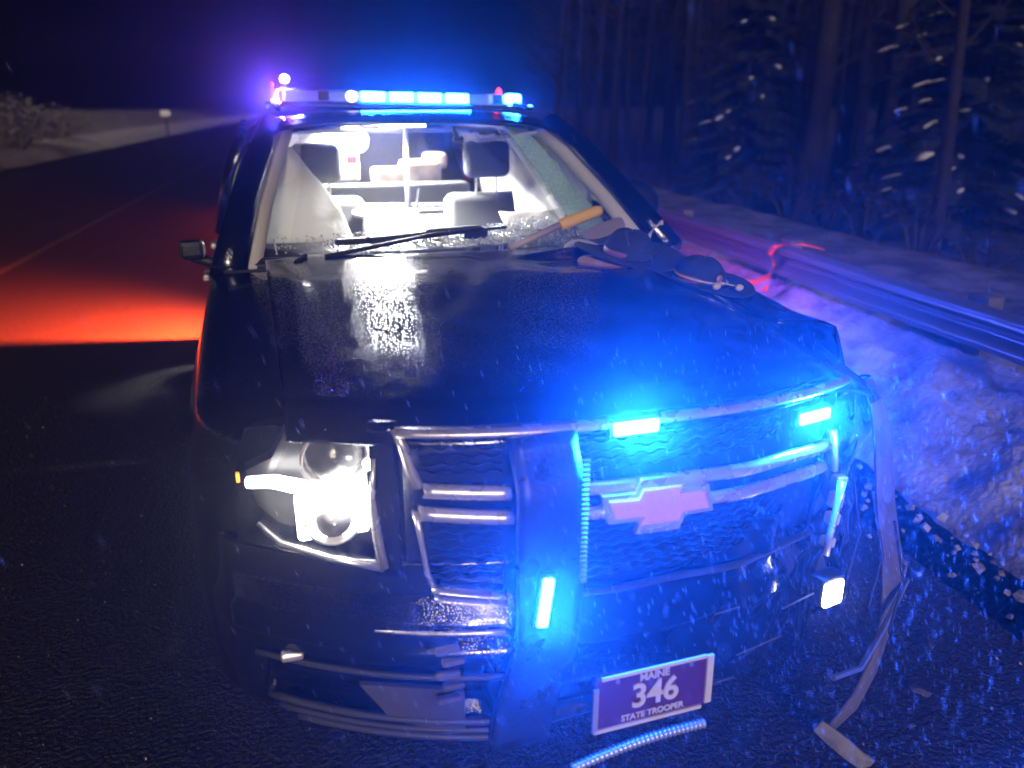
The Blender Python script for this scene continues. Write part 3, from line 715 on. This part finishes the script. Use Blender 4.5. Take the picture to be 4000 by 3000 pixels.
cbar(-.50, -.32, 1.028, 1.018, .036); cbar(-.51, -.315, .974, .958, .036)
cbar(-.21, .56, 1.014, .985, .034, n=30, dmg=.2); cbar(-.21, .56, .953, .925, .034, n=30, dmg=.2)
cbar(-.49, -.33, .785, .762, .014); cbar(-.485, -.33, .763, .744, .012)
cbar(-.20, .55, .75, .74, .012, m=BARG, n=20, dmg=.3)
b = MB(); b.tube([(x, gy(x) + .004, z) for x, z in ((-.55, 1.165), (-.535, 1.13), (-.52, 1.07), (-.505, 1.035))], [.015, .019, .021, .02], 10, True, .6); P_(b, "grille_frame", CHROME, smooth=True)
b = MB(); b.tube([(x, gy(x) + .004, z) for x, z in ((-.515, .975), (-.505, .90), (-.495, .82), (-.48, .775))], [.014, .012, .011, .012], 10, True, .6); P_(b, "grille_frame", CHROME, smooth=True)
# far side of the grille frame, bent edge-on
b = MB(); b.tube([(.565, .10, 1.02), (.59, .105, .93), (.592, .105, .90)], [.017, .017, .015], 8, True, .6); P_(b, "grille_frame", CHROME, smooth=True)
b = MB(); b.tube([(.585, .06, .89), (.575, .05, .84), (.555, .04, .76), (.54, .03, .70)], [.015, .012, .012, .013], 8, True, .6); P_(b, "grille_frame", CHROME, smooth=True)
for zz, s_ in ((.87, .024), (.815, .034), (.76, .026), (.69, .022)):
    P_(MB().box((.612 - (.86 - zz) * .05, .10, zz), (.032, .03, s_ * 1.3), Matrix.Rotation(.1, 3, 'Y')), "lamp_fragment", mat("pale_chrome", (.8, .78, .76), .35, .2), bevel=.005)  # pale colour stands in for bright reflections in the chrome pieces
rl = P_(MB().box((.558, .03, .60), (.082, .05, .085), Matrix.Rotation(.2, 3, 'Z')), "fog_lamp", BLACKP, bevel=.008)
MB().box((.556, .0, .60), (.066, .016, .070), Matrix.Rotation(.2, 3, 'Z')).build("lamp_glass", E_WHITE, rl, bevel=.02, segs=4)
# dark back panel and mesh slats
P_(MB().grid(lambda u, v: (lerp(-.53, .56, u), gy(lerp(-.53, .56, u)) + .05, lerp(.74, 1.15, v)), 20, 6), "grille_back", BLACKP, smooth=True, solid=.01)
rnd = random.Random(3)
for (x0, x1, za, zb, n_) in ((-.50, -.33, 1.06, 1.135, 5), (-.485, -.33, .80, .935, 8), (-.2, .55, 1.045, 1.13, 5), (-.2, .54, .775, .905, 8)):
    for k in range(n_):
        z = lerp(za, zb, k / (n_ - 1)); b = MB(); nn = max(10, int((x1 - x0) / .012))
        b.tube([(lerp(x0, x1, i / nn), gy(lerp(x0, x1, i / nn)) + .02 + (.06 * sm(.2, .6, lerp(x0, x1, i / nn))), z + .003 * (1 if (i + k) % 4 < 2 else -1)) for i in range(nn + 1)], .0042, 4, False)
        P_(b, "grille_slat", DARKMESH)
# bow tie emblem
em = empty("emblem"); em.parent = suv
bt = [(-.118, -.028), (-.045, -.028), (-.055, -.054), (.050, -.054), (.060, -.028), (.135, -.028), (.118, .028), (.045, .028), (.055, .054), (-.050, .054), (-.060, .028), (-.135, .028)]
eb = lambda sc, dy: (lambda v: (.015 + v.x * sc, gy(.1) + v.y - .045 + dy + .1 * max(0, v.x), .962 + v.z * sc * .86 - .06 * v.x))
MB().prism(bt, 0, .02, eb(.96, 0)).build("gold_cross", GOLD, em, bevel=.003)
MB().prism(bt, .006, .026, lambda v: (.015 + v.x * 1.07, gy(.1) + v.y - .045 + .1 * max(0, v.x), .962 + v.z * 1.28 - .06 * v.x)).build("chrome_outline", CHROME, em, bevel=.003)
# push bumper upright ----------------------------------------
pb = empty("push_bumper"); pb.parent = suv
MB().grid(lambda u, v: (lerp(-.335, -.195, u) - .05 * sm(.45, 0, v) , -.055 - .05 * sm(.0, .5, v) + .06 * sm(.85, 1, v) , lerp(.40, 1.17, v)), 6, 30).build("upright", PUSHM, pb, smooth=True, solid=.03)
rs = MB()
for k in range(26): rs.box((-.202, -.117, .86 + k * .011), (.014, .008, .006))
rs.build("ribbed_strip", mat("ribbed_rubber", (.22, .22, .23), .35), pb)["kind"] = "stuff"
MB().tube([(-.265, -.03, .45), (-.0, -.02, .46), (.3, .02, .44)], .022, 8).build("cross_tube", PUSHM, pb, smooth=True)
def led(c, d, rz=0, power=10, parent=suv, rt=None, spread=180, dirn=(0, -1, 0)):
    e = empty("blue_light"); e.parent = parent; e.location = c; e.rotation_euler = rt or (0, 0, rz)
    MB().box((0, .014, 0), (d[0] + .018, .02, d[2] + .014)).build("housing", BLACKP, e, bevel=.004)
    MB().box((0, 0, 0), (d[0], .012, d[2])).build("lens", E_BLUE, e, bevel=.005, segs=3)
    area_lamp("blue_glow", e, (0, -.010, 0), dirn, (d[0], d[2]), power, BLUE, spread)
    return e
led((-.287, -.125, .828), (.024, .01, .115), parent=pb, rt=(0, R(7), 0), power=150)
led((-.048, -.02, 1.150), (.105, .01, .030), 0, 260)
led((.500, .09, 1.068), (.105, .01, .030), R(12), 260)

# driver-side damage: hanging liner strip, twisted bumper end ------------------------
def flat_strip(pts, w, t, name, m, parent=suv, wr=0):
    b = MB(); pts = [Vector(p) for p in pts]; n = len(pts); ws_ = w if isinstance(w, list) else [w] * n
    for i, p in enumerate(pts):
        d = (pts[min(n - 1, i + 1)] - pts[max(0, i - 1)]).normalized(); s_ = d.cross(Vector((0, 1, .1))).normalized() * ws_[i] / 2; nn = d.cross(s_).normalized() * t / 2
        s_ = s_ + nn * wr * math.sin(i * 1.7)
        b.v += [tuple(p - s_ - nn), tuple(p + s_ - nn), tuple(p + s_ + nn), tuple(p - s_ + nn)]
    for i in range(n - 1):
        for j in range(4): q = (j + 1) % 4; b.f.append((i * 4 + j, i * 4 + q, i * 4 + 4 + q, i * 4 + 4 + j))
    b.f += [(0, 1, 2, 3), (4 * n - 4, 4 * n - 1, 4 * n - 2, 4 * n - 3)]
    return b.build(name, m, parent, smooth=True, bevel=t * .3)
flat_strip([(.93, .40, 1.02), (.965, .37, .92), (.985, .35, .80), (1.01, .33, .62), (1.04, .30, .44), (1.045, .28, .33), (.98, .22, .25), (.88, .14, .19), (.76, .07, .14), (.65, .03, .11)],
           [.03, .05, .065, .07, .075, .08, .085, .08, .06, .03], .012, "torn_fender_edge", TORN, wr=.4)
flat_strip([(.60, .03, .135), (.63, .0, .11), (.67, -.03, .075), (.70, -.05, .05), (.73, -.06, .045)], [.04, .055, .05, .04, .03], .014, "torn_bumper_end", mat("scuffed_grey", (.22, .20, .17), .5, bump=.6, bscale=30, var=.3), wr=1.5)
# crumpled metal filling the torn corner
def crump(u, v):
    x = lerp(.60, .99, u); z = lerp(.30, 1.07, v); y = .16 + .28 * u + .06 * nz((x, z, 0), 6) + .012 * nz((x, z, 3), 12)
    return (x, y, z - .06 * u * v)
tag(P_(MB().grid(crump, 40, 60), "crushed_corner", PAINT, smooth=True, solid=.01), "crushed black corner where the driver headlight was")
rnd = random.Random(21)
for k in range(4):
    x0 = rnd.uniform(.05, .5); z0 = rnd.uniform(.42, .72); L = rnd.uniform(.06, .16)
    P_(MB().tube([(x0, yf(x0) - .03, z0), (x0 + L, yf(x0 + L) - .05, z0 + L * .18)], .003, 4), "bumper_crease", BARG)
rnd = random.Random(44)
for k in range(9):                       # broken plastic and brackets left in the torn corner
    x = rnd.uniform(.64, .90); z = rnd.uniform(.34, .82); y = .18 + .28 * (x - .6) / .39 - .05; n_ = rnd.randint(4, 6); r_ = rnd.uniform(.02, .04)
    poly = [(x + r_ * math.cos(2 * PI * i / n_ + rnd.uniform(-.3, .3)) * rnd.uniform(.5, 1.2), z + r_ * 1.4 * math.sin(2 * PI * i / n_) * rnd.uniform(.6, 1.2)) for i in range(n_)]
    a_ = rnd.uniform(-1.2, 1.2)
    P_(MB().prism(poly, y, y + .006, lambda v: (v.x, v.y + (v.x - x) * a_, v.z)), "broken_plastic", [BLACKP, BARG, BLACKP][k % 3], bevel=.001)
for k in range(3):
    x = .66 + .09 * k; P_(MB().tube([(x, .12, .9 - .1 * k), (x + .03, .08, .72 - .1 * k), (x - .01, .06, .58 - .1 * k), (x + .05, .10, .50 - .1 * k)], .004, 5), "wire", RUBBER)
P_(MB().tube([(.62, .02, .30), (.75, .06, .27), (.90, .15, .30), (1.10, .28, .36)], .009, 6), "bent_bracket", ALU)
P_(MB().tube([(1.06, .34, .42), (1.14, .38, .40), (1.19, .38, .34), (1.17, .37, .27), (1.08, .33, .24)], .008, 6), "bent_bracket", TORN)
# front wheels ---------------------------------------------------------
def wheel(c, rz, lab=None):
    w = empty("wheel"); w.parent = suv; w.location = c; w.rotation_euler = (0, 0, rz)
    MB().lathe([(.25, -.12), (.33, -.13), (.385, -.11), (.40, -.06), (.40, .06), (.385, .11), (.33, .13), (.25, .12)], 48, (0, 0, 0), 'x').build("tyre", RUBBER, w, smooth=True)
    b = MB().lathe([(.25, -.12), (.235, -.10), (.23, .10), (.25, .12)], 36, (0, 0, 0), 'x')
    for k in range(5):
        a = 2 * PI * k / 5; d = Vector((0, math.cos(a), math.sin(a)))
        b.box(Vector((.07 if c[0] > 0 else -.07, 0, 0)) + d * .13, (.03, .06, .24), Matrix.Rotation(-(a - PI / 2) + PI / 2 if 0 else a - PI / 2, 3, 'X'))
    b.lathe([(.001, .05), (.06, .05), (.065, .02)], 16, (.04 if c[0] > 0 else -.1, 0, 0), 'x')
    b.build("rim", ALU, w, smooth=False)
    return w
wheel((-.86, 1.05, .40), 0); wheel((.94, .86, .40), R(-24)); wheel((-.86, 4.05, .40), 0); wheel((.86, 4.05, .40), 0)
# dark underbody blocks
P_(MB().box((0, 2.9, .36), (1.6, 4.0, .12)), "chassis", BLACKP, bevel=.02)
P_(MB().box((0, .95, .75), (1.3, 1.2, .62)), "engine_block", mat("engine_dark", (.02, .02, .02), .7, bump=1, bscale=9, bdist=.05), bevel=.06)

# licence plate ----------------------------------------------------------
pl_ = empty("licence_plate"); pl_.parent = suv
pl_.location = (-.022, -.125, .535)
pl_.rotation_euler = (R(-4), R(2.2), R(3))
def pside(v): return (v.x + .12 * v.z * 0, v.y, v.z)
MB().box((0, 0, 0), (.295, .004, .135)).build("plate_panel", PLATEB, pl_, bevel=.004)
fr = MB(); fr.box((0, -.004, .0655), (.27, .006, .008)); fr.build("frame_edge", PLATEW, pl_)
fr = MB(); fr.box((-.01, -.004, -.0665), (.28, .006, .009)); fr.build("frame_edge", PLATEW, pl_)
MB().box((-.148, -.004, -.012), (.012, .006, .112)).build("frame_edge", mat("plate_white_worn", (.34, .33, .33), .6), pl_)
MB().box((.146, -.004, .004), (.017, .008, .126)).build("frame_edge", PLATEW, pl_)
for q in (-1, 1): MB().lathe([(.001, -.004), (.005, -.003), (.006, 0)], 10, (q * .095, -.003, .052), 'y').build("bolt", ALU, pl_)
def text(s, size, loc, m, parent, off=.0, ext=.0012, sp=1.0, name="lettering"):
    cu = bpy.data.curves.new("t", 'FONT'); cu.body = s; cu.size = size; cu.align_x = 'CENTER'; cu.align_y = 'CENTER'; cu.extrude = ext; cu.offset = off; cu.space_character = sp
    t = bpy.data.objects.new("t", cu); COL.objects.link(t); bpy.context.view_layer.update()
    me = bpy.data.meshes.new_from_object(t.evaluated_get(bpy.context.evaluated_depsgraph_get())); bpy.data.objects.remove(t)
    me.materials.clear(); me.materials.append(m); o = bpy.data.objects.new(name, me); COL.objects.link(o); o.parent = parent
    o.location = loc; o.rotation_euler = (PI / 2, 0, 0); return o
text("MAINE", .026, (0, -.0035, .047), PLATEW, pl_, .0006)
text("346", .084, (.003, -.0045, .001), PLATEW, pl_, .0018, .0018, .98)
text("STATE TROOPER", .0215, (0, -.0035, -.049), PLATEW, pl_, .0006)

# corrugated hose below the plate
hp = []; hr = []
for i in range(90):
    t = i / 89; hp.append((lerp(-.22, .13, t), -.13 + .02 * t, lerp(.375, .392, t) + .012 * math.sin(t * PI))); hr.append(.0125 if i % 3 else .009)
P_(MB().tube(hp, hr, 8), "corrugated_hose", mat("grey_conduit", (.45, .50, .46), .35, .5), smooth=True)

# light bar -----------------------------------------------------------
lb = empty("light_bar"); lb.parent = suv; lb.location = (.05, 3.08, 1.838); lb.rotation_euler = (0, R(1.0), 0); lb.scale = (1.055, 1, 1)
MB().box((0, -.03, -.046), (1.26, .36, .028)).build("bar_base", BLACKP, lb, bevel=.01)
MB().box((0, .07, 0), (1.2, .10, .06)).build("bar_core", mat("bar_inner", (.45, .42, .46), .5), lb, bevel=.01)
MB().box((-.455, .02, .0), (.36, .24, .062)).build("bar_lens", BARLENS, lb, bevel=.02)
MB().box((.36, .02, .0), (.12, .24, .062)).build("bar_lens", BARLENS, lb, bevel=.02)
for k in range(4):
    x = -.18 + k * .142
    MB().box((x, -.10, 0), (.118, .03, .05)).build("blue_module", E_BLUE, lb, bevel=.008)
area_lamp("blue_glow", lb, (.035, -.125, 0), (0, -1, .06), (.56, .05), 75, BLUE)
area_lamp("blue_glow", lb, (0, .20, .03), (0, 1, .1), (.9, .05), 25, BLUE)
area_lamp("red_glow", lb, (0, .205, .06), (-.3, 1, .1), (.9, .05), 14, (1, .03, .10))
area_lamp("blue_glow", lb, (.66, 0, 0), (1, -.1, -.75), (.2, .05), 60, (.06, .10, 1), 105)
area_lamp("blue_glow", lb, (-.62, .02, 0), (-.7, -.9, .55), (.2, .05), 85, (.06, .06, 1), 160)  # unseen lamp added to tint the haze left of the car
area_lamp("red_glow", lb, (-.62, .10, 0), (-.7, -.9, .55), (.05, .05), 20, (1, .06, .35), 160)  # added red partner, turns that haze violet
area_lamp("red_glow", lb, (.66, .12, 0), (1, .5, -.75), (.05, .05), 30, (1, .05, .12), 105)
e = MB().box((.555, -.06, .004), (.085, .06, .055), Matrix.Rotation(.5, 3, 'Z')).build("blue_module", E_BLUE, lb, bevel=.015)
area_lamp("blue_glow", lb, (.60, -.105, 0), (.5, -1, 0), (.08, .05), 9, BLUE)
MB().box((.46, -.10, 0), (.045, .03, .05)).build("blue_module", mat("blue_filter", (.02, .25, .5), .2), lb, bevel=.006)
MB().box((.60, -.05, -.035), (.13, .05, .014), Matrix.Rotation(.2, 3, 'Z')).build("glowing_foot", E_BLUE, lb, bevel=.005)  # foot glows in the lit LED material, though no lamp itself
MB().lathe([(.018, 0), (.014, .02), (.001, .032)], 10, (.475, -.07, .03)).build("red_module", E_RED, lb, smooth=True)
MB().lathe([(.001, -.03), (.022, -.02), (.03, 0), (.022, .02), (.001, .03)], 14, (-.285, -.10, 0)).build("alley_lamp", E_WARM, lb, smooth=True)
MB().lathe([(.001, -.022), (.018, -.014), (.024, 0), (.018, .014), (.001, .022)], 14, (-.595, -.05, .078)).build("top_lamp", E_DOME, lb, smooth=True)
MB().tube([(-.595, -.05, .03), (-.595, -.05, .06)], .007, 6).build("lamp_stalk", CHROME, lb)
MB().lathe([(.001, -.008), (.008, 0), (.001, .008)], 8, (-.655, -.05, .05)).build("far_tail_light", E_RED, lb, smooth=True)  # red dot standing in for a distant vehicle's tail light
MB().box((-.42, -.101, 0), (.05, .03, .045)).build("dark_module", BLACKP, lb, bevel=.005)

# rear red strobe lighting the road behind
def spot(name, parent, loc, direction, power, col, ang, blend=.3, r=.03):
    d = bpy.data.lights.new(name, 'SPOT'); d.energy = power; d.color = col; d.spot_size = R(ang); d.spot_blend = blend; d.shadow_soft_size = r
    o = bpy.data.objects.new(name, d); COL.objects.link(o); o.parent = parent; o.location = loc; o.rotation_euler = Vector(direction).to_track_quat('-Z', 'Y').to_euler(); return o
rr_ = P_(MB().box((-.955, 5.10, .84), (.03, .20, .66)), "rear_light_baffle", BLACKP, bevel=.004)  # unseen panel added to cut the red light's edge on the road
MB().box((-.84, 5.13, 1.02), (.05, .02, .12)).build("strobe_lens", E_RED, rr_, bevel=.004)
spot("rear_strobe_glow", suv, (-.80, 5.165, 1.02), (-1.7, .75, -1.15), 19000, (1, .062, .012), 88, 1.0, .012)
spot("rear_strobe_glow", suv, (-.80, 5.165, 1.02), (-1.1, 1.9, -.7), 1200, (1, .11, .05), 110, 1.0, .012)  # wide red fill added to tint the far lane
spot("rear_strobe_glow", suv, (.90, 5.2, 1.05), (1, .8, -.2), 45, (1, .05, .12), 140, .8, .05)

# mirrors ---------------------------------------------------------------
for sx, c in ((-1, (-1.04, 1.98, 1.255)), (1, (.955, 2.08, 1.345))):
    mr = empty("door_mirror"); mr.parent = suv; mr.location = c
    b = MB(); w, h = (.055, .05) if sx < 0 else (.125, .12)
    b.lathe([(.001, -.06), (.6, -.055), (.92, -.02), (1, .03), (.96, .06), (.001, .06)], 24, (0, 0, 0), 'y')
    b.v = [(x * w * (1.0 if abs(x) < .8 else .98), y, z * h) for x, y, z in b.v]
    if sx < 0: b = MB().box((0, 0, 0), (.10, .07, .075))
    b.build("mirror_shell", BLACKP, mr, smooth=sx > 0, bevel=.02 if sx < 0 else 0)
    MB().tube([(0, .01, -.03), (-sx * .10, .05, -.08), (-sx * .17, .08, -.11)], .022, 8).build("mirror_arm", BLACKP, mr, smooth=True)
# torn pieces at the driver side of the cowl
tag(P_(MB().prism([(.80, 1.24), (.84, 1.30), (.885, 1.335), (.89, 1.28), (.885, 1.215), (.845, 1.21), (.84, 1.235)], 1.66, 1.68), "torn_trim", mat("beige_trim", (.62, .54, .48), .7, bump=.4, bscale=20), bevel=.003), "pale beige torn trim standing on the crushed fender")
flat_strip([(.89, 1.64, 1.24), (.91, 1.58, 1.20), (.925, 1.50, 1.18), (.95, 1.42, 1.155)], [.03, .035, .05, .045], .01, "torn_trim", TORN)

# ================================================================== THINGS ON THE HOOD
def on(p):
    v = Vector(p); a = R(4.5); return Vector((.66 + v.x * math.cos(a) - v.y * math.sin(a), 1.5 + v.x * math.sin(a) + v.y * math.cos(a), v.z))
def hat(loc, rz, label, cords, tilt=(0, 0), sc=1.0):
    h = empty("campaign_hat", on(loc), rz); h.rotation_euler = (tilt[0], tilt[1], rz); tag(h, label, "hat", "trooper hats left on the hood"); h.scale = (sc, sc, sc)
    b = MB()
    def brim(u, v):
        t = 2 * PI * u; r = lerp(.095, .205, v); x = r * 1.0 * math.cos(t); y = r * 1.08 * math.sin(t)
        return (x, y, .012 + .012 * v + .012 * v * math.cos(2 * t))
    b.grid(brim, 48, 6); b.build("brim", FELT, h, smooth=True, solid=.004)
    c = MB()
    def crown(u, v):
        t = 2 * PI * u; r = .094 * pw([(0, 1), (.35, .96), (.7, .78), (.9, .42), (1, .02)], v); z = .014 + .098 * pw([(0, 0), (.35, .42), (.7, .82), (.9, .97), (1, 1)], v)
        pinch = 1 - .16 * sm(.4, .9, v) * abs(math.sin(2 * t)) ** 2
        return (r * pinch * math.cos(t), r * 1.12 * pinch * math.sin(t), z - .012 * v * abs(math.sin(2 * t)))
    c.grid(crown, 40, 14); c.build("crown", FELT, h, smooth=True)
    MB().lathe([(.097, .016), (.098, .022), (.098, .034), (.094, .038)], 40).build("hat_band", LEATHER, h, smooth=True)
    if cords:
        k = MB(); k.tube([(.1 * math.cos(t), .11 * math.sin(t), .03) for t in [2 * PI * i / 40 for i in range(41)]], .004, 6); k.build("cord", GOLDCORD, h, smooth=True)
        for (x, y) in ((-.075, -.155), (.035, -.17)):
            a = MB(); a.lathe([(.001, -.022), (.010, -.016), (.014, 0), (.011, .014), (.004, .022)], 12, (0, 0, 0), 'x')
            o = a.build("acorn", GOLDCORD, h, smooth=True); o.location = (x, y, .034); o.rotation_euler = (0, 0, .2)
            MB().tube([(x + .02, y, .034), (x * .6, y * .75, .034), (0, -.10, .036)], .003, 5).build("cord_end", GOLDCORD, h)
        bd = MB().lathe([(.001, -.006), (.014, -.004), (.016, .0), (.001, .004)], 14, (0, 0, 0), 'y').build("hat_badge", mat("copper_badge", (.7, .35, .22), .4, .5), h, smooth=True)
        bd.location = (-.015, -.108, .05)
    return h
hat((.575, 1.35, 1.243), .3, "dark olive campaign hat without visible cord, further back on the crushed hood", False, (.12, .05))
hat((.735, 1.08, 1.185), .35, "dark campaign hat with gold acorn cord, nearest the driver edge of the hood", True, (.1, .12), .92)

# long-handled tool with yellow grip lying across the cowl
tl_ = empty("hammer", on((.15, 1.53, 1.285))); tag(tl_, "long tool with grey shaft and yellow grip leaning over the cowl", "hand tool")
a, b_, c_ = [on(p) - tl_.location for p in ((.117, 1.42, 1.291), (.352, 1.50, 1.358), (.545, 1.56, 1.401))]
MB().tube([a, b_], [.012, .014], 10).build("shaft", SHAFT, tl_, smooth=True)
MB().tube([b_ - (b_ - a) * .02, b_.lerp(c_, .08), b_.lerp(c_, .9), c_], [.020, .024, .024, .018], 12).build("grip", YELLOW, tl_, smooth=True)
# grey cloth / trim pieces around it
def scrap(name, pts, m, label, cat, thick=.006, parent=None):
    b = MB(); n = len(pts); b.v = [tuple(on(p)) for p in pts]; c = sum((Vector(v) for v in b.v), Vector()) / n; b.v.append(tuple(c + Vector((0, 0, .02))))
    b.f = [(i, (i + 1) % n, n) for i in range(n)]; o = b.build(name, m, parent, solid=thick, sub=2, smooth=True); tag(o, label, cat); return o
scrap("cloth", [(.47, 1.66, 1.29), (.60, 1.72, 1.32), (.74, 1.82, 1.34), (.84, 1.86, 1.325), (.80, 1.80, 1.30), (.66, 1.70, 1.275), (.55, 1.62, 1.265)], mat("grey_cloth", (.30, .25, .23), .9, bump=.6, bscale=25), "grey rag lying just below the yellow tool grip", "cloth")
scrap("plastic_scrap", [(.36, 1.52, 1.265), (.40, 1.54, 1.29), (.46, 1.53, 1.30), (.52, 1.50, 1.275), (.56, 1.46, 1.262), (.46, 1.44, 1.258), (.38, 1.46, 1.25)], mat("pale_plastic", (.55, .56, .56), .5, bump=.4, bscale=25), "pale curled plastic scrap between the tool and the hood edge", "debris")
scrap("lamp_scrap", [(.345, 1.35, 1.245), (.40, 1.37, 1.27), (.47, 1.30, 1.265), (.51, 1.20, 1.25), (.49, 1.15, 1.238), (.43, 1.22, 1.235), (.36, 1.28, 1.235)], mat("amber_edge_plastic", (.40, .46, .42), .4, col2=(.55, .22, .06), vscale=7), "broken lamp piece with amber edge lying mid hood", "debris")

# ================================================================== DEBRIS ON THE GROUND
rnd = random.Random(77)
labs = ["angular", "flat", "curled", "narrow", "broad", "split", "bent", "jagged", "thin", "small"]
sh = []
places = [(-.55, 1.42), (-.38, 1.30), (-.1, 1.36), (-.22, 1.26), (.05, 1.3), (.28, 1.28), (.42, 1.36), (1.75, 1.75), (1.95, 1.95), (1.62, 1.62), (2.0, 1.55)]
for i, (x, y) in enumerate(places):
    b = MB(); n = rnd.randint(4, 6); r_ = rnd.uniform(.018, .04); pts = []
    for k in range(n):
        t = 2 * PI * k / n + rnd.uniform(-.3, .3); pts.append((r_ * math.cos(t) * rnd.uniform(.6, 1.3), r_ * .6 * math.sin(t), .008 + rnd.uniform(0, .012)))
    b.v = pts + [(0, 0, .02)]; b.f = [(k, (k + 1) % n, n) for k in range(n)]
    o = b.build("plastic_shard", TORN if i % 2 else BARG, solid=.004); o.location = (x, y, .006); o.rotation_euler = (0, 0, rnd.uniform(0, 6))
    tag(o, "small broken plastic shard lying on the wet road by the wrecked nose", "debris", "shards of broken plastic on the road")
gv = MB()
for i in range(2600):
    x = rnd.uniform(-2.6, 2.4); y = rnd.uniform(.9, 5.5); s_ = rnd.uniform(.003, .009)
    q = Quaternion((rnd.random(), rnd.random(), rnd.random(), 1)).normalized().to_matrix(); gv.box((x, y, s_ * .4), (s_, s_ * rnd.uniform(.6, 1.4), s_ * .7), q)
tag(gv.build("grit", mat("grit_stone", (.05, .046, .046), .4)), "loose grit and glass crumbs on the wet road", "grit", None, "stuff")

# ================================================================== FALLING SLEET
rnd = random.Random(9)
fs = MB()
for i in range(4500):
    y = rnd.uniform(.7, 1.9); x = rnd.gauss(.95, .42); z = rnd.uniform(.05, 1.25)
    if i % 9 == 0: x = rnd.uniform(-1, 2.2); z = rnd.uniform(.1, 2)
    L = rnd.uniform(.012, .030); w = rnd.uniform(.00012, .00025); d = Vector((.30 + rnd.uniform(-.18, .18), rnd.uniform(-.1, .1), -1)).normalized(); p = Vector((x, y, z)); s_ = d.cross(Vector((0, 1, 0))).normalized() * w; t = d.cross(s_).normalized() * w
    fs.add([p - d * L * .5, p + s_, p - s_ * .5 + t, p - s_ * .5 - t, p + d * L * .5], [(0, 1, 2), (0, 2, 3), (0, 3, 1), (4, 2, 1), (4, 3, 2), (4, 1, 3)])
def ico(b, p, r_):
    g_ = (1 + 5 ** .5) / 2; vs = [Vector(v).normalized() * r_ * rnd.uniform(.85, 1.15) + p for v in ((-1, g_, 0), (1, g_, 0), (-1, -g_, 0), (1, -g_, 0), (0, -1, g_), (0, 1, g_), (0, -1, -g_), (0, 1, -g_), (g_, 0, -1), (g_, 0, 1), (-g_, 0, -1), (-g_, 0, 1))]
    b.add(vs, [(0, 11, 5), (0, 5, 1), (0, 1, 7), (0, 7, 10), (0, 10, 11), (1, 5, 9), (5, 11, 4), (11, 10, 2), (10, 7, 6), (7, 1, 8), (3, 9, 4), (3, 4, 2), (3, 2, 6), (3, 6, 8), (3, 8, 9), (4, 9, 5), (2, 4, 11), (6, 2, 10), (8, 6, 7), (9, 8, 1)])
for i in range(60):
    ico(fs, Vector((rnd.uniform(-1.5, 3), rnd.uniform(1.0, 9), rnd.uniform(.1, 3))), rnd.uniform(.0003, .0006))
SLEET = bpy.data.materials.new("sleet"); SLEET.use_nodes = True
n = SLEET.node_tree.nodes; l = SLEET.node_tree.links; n.remove(n["Principled BSDF"])
d1 = n.new("ShaderNodeBsdfDiffuse"); d1.inputs[0].default_value = (.9, .9, .95, 1); d2 = n.new("ShaderNodeBsdfTranslucent"); d2.inputs[0].default_value = (.9, .9, .95, 1)
mx = n.new("ShaderNodeMixShader"); mx.inputs[0].default_value = .6; l.new(d1.outputs[0], mx.inputs[1]); l.new(d2.outputs[0], mx.inputs[2]); l.new(mx.outputs[0], n["Material Output"].inputs['Surface'])
tag(fs.build("falling_sleet", SLEET), "fine sleet falling through the blue light in front of the car", "sleet", None, "stuff")

# ================================================================== HAZE
hz = MB().box((-2, 62, 4.0), (96, 150, 12.0)).build("haze", mat("x", (0, 0, 0)))
hm = bpy.data.materials.new("haze_air"); hm.use_nodes = True
n = hm.node_tree.nodes; l = hm.node_tree.links; n.remove(n["Principled BSDF"]); v = n.new("ShaderNodeVolumePrincipled")
v.inputs['Density'].default_value = .0075; v.inputs['Color'].default_value = (.9, .9, .95, 1); v.inputs['Anisotropy'].default_value = .9
l.new(v.outputs[0], n["Material Output"].inputs['Volume'])
hz.data.materials.clear(); hz.data.materials.append(hm); hz["kind"] = "stuff"; tag(hz, "thin snowy night air glowing blue and violet round the lights", "haze")
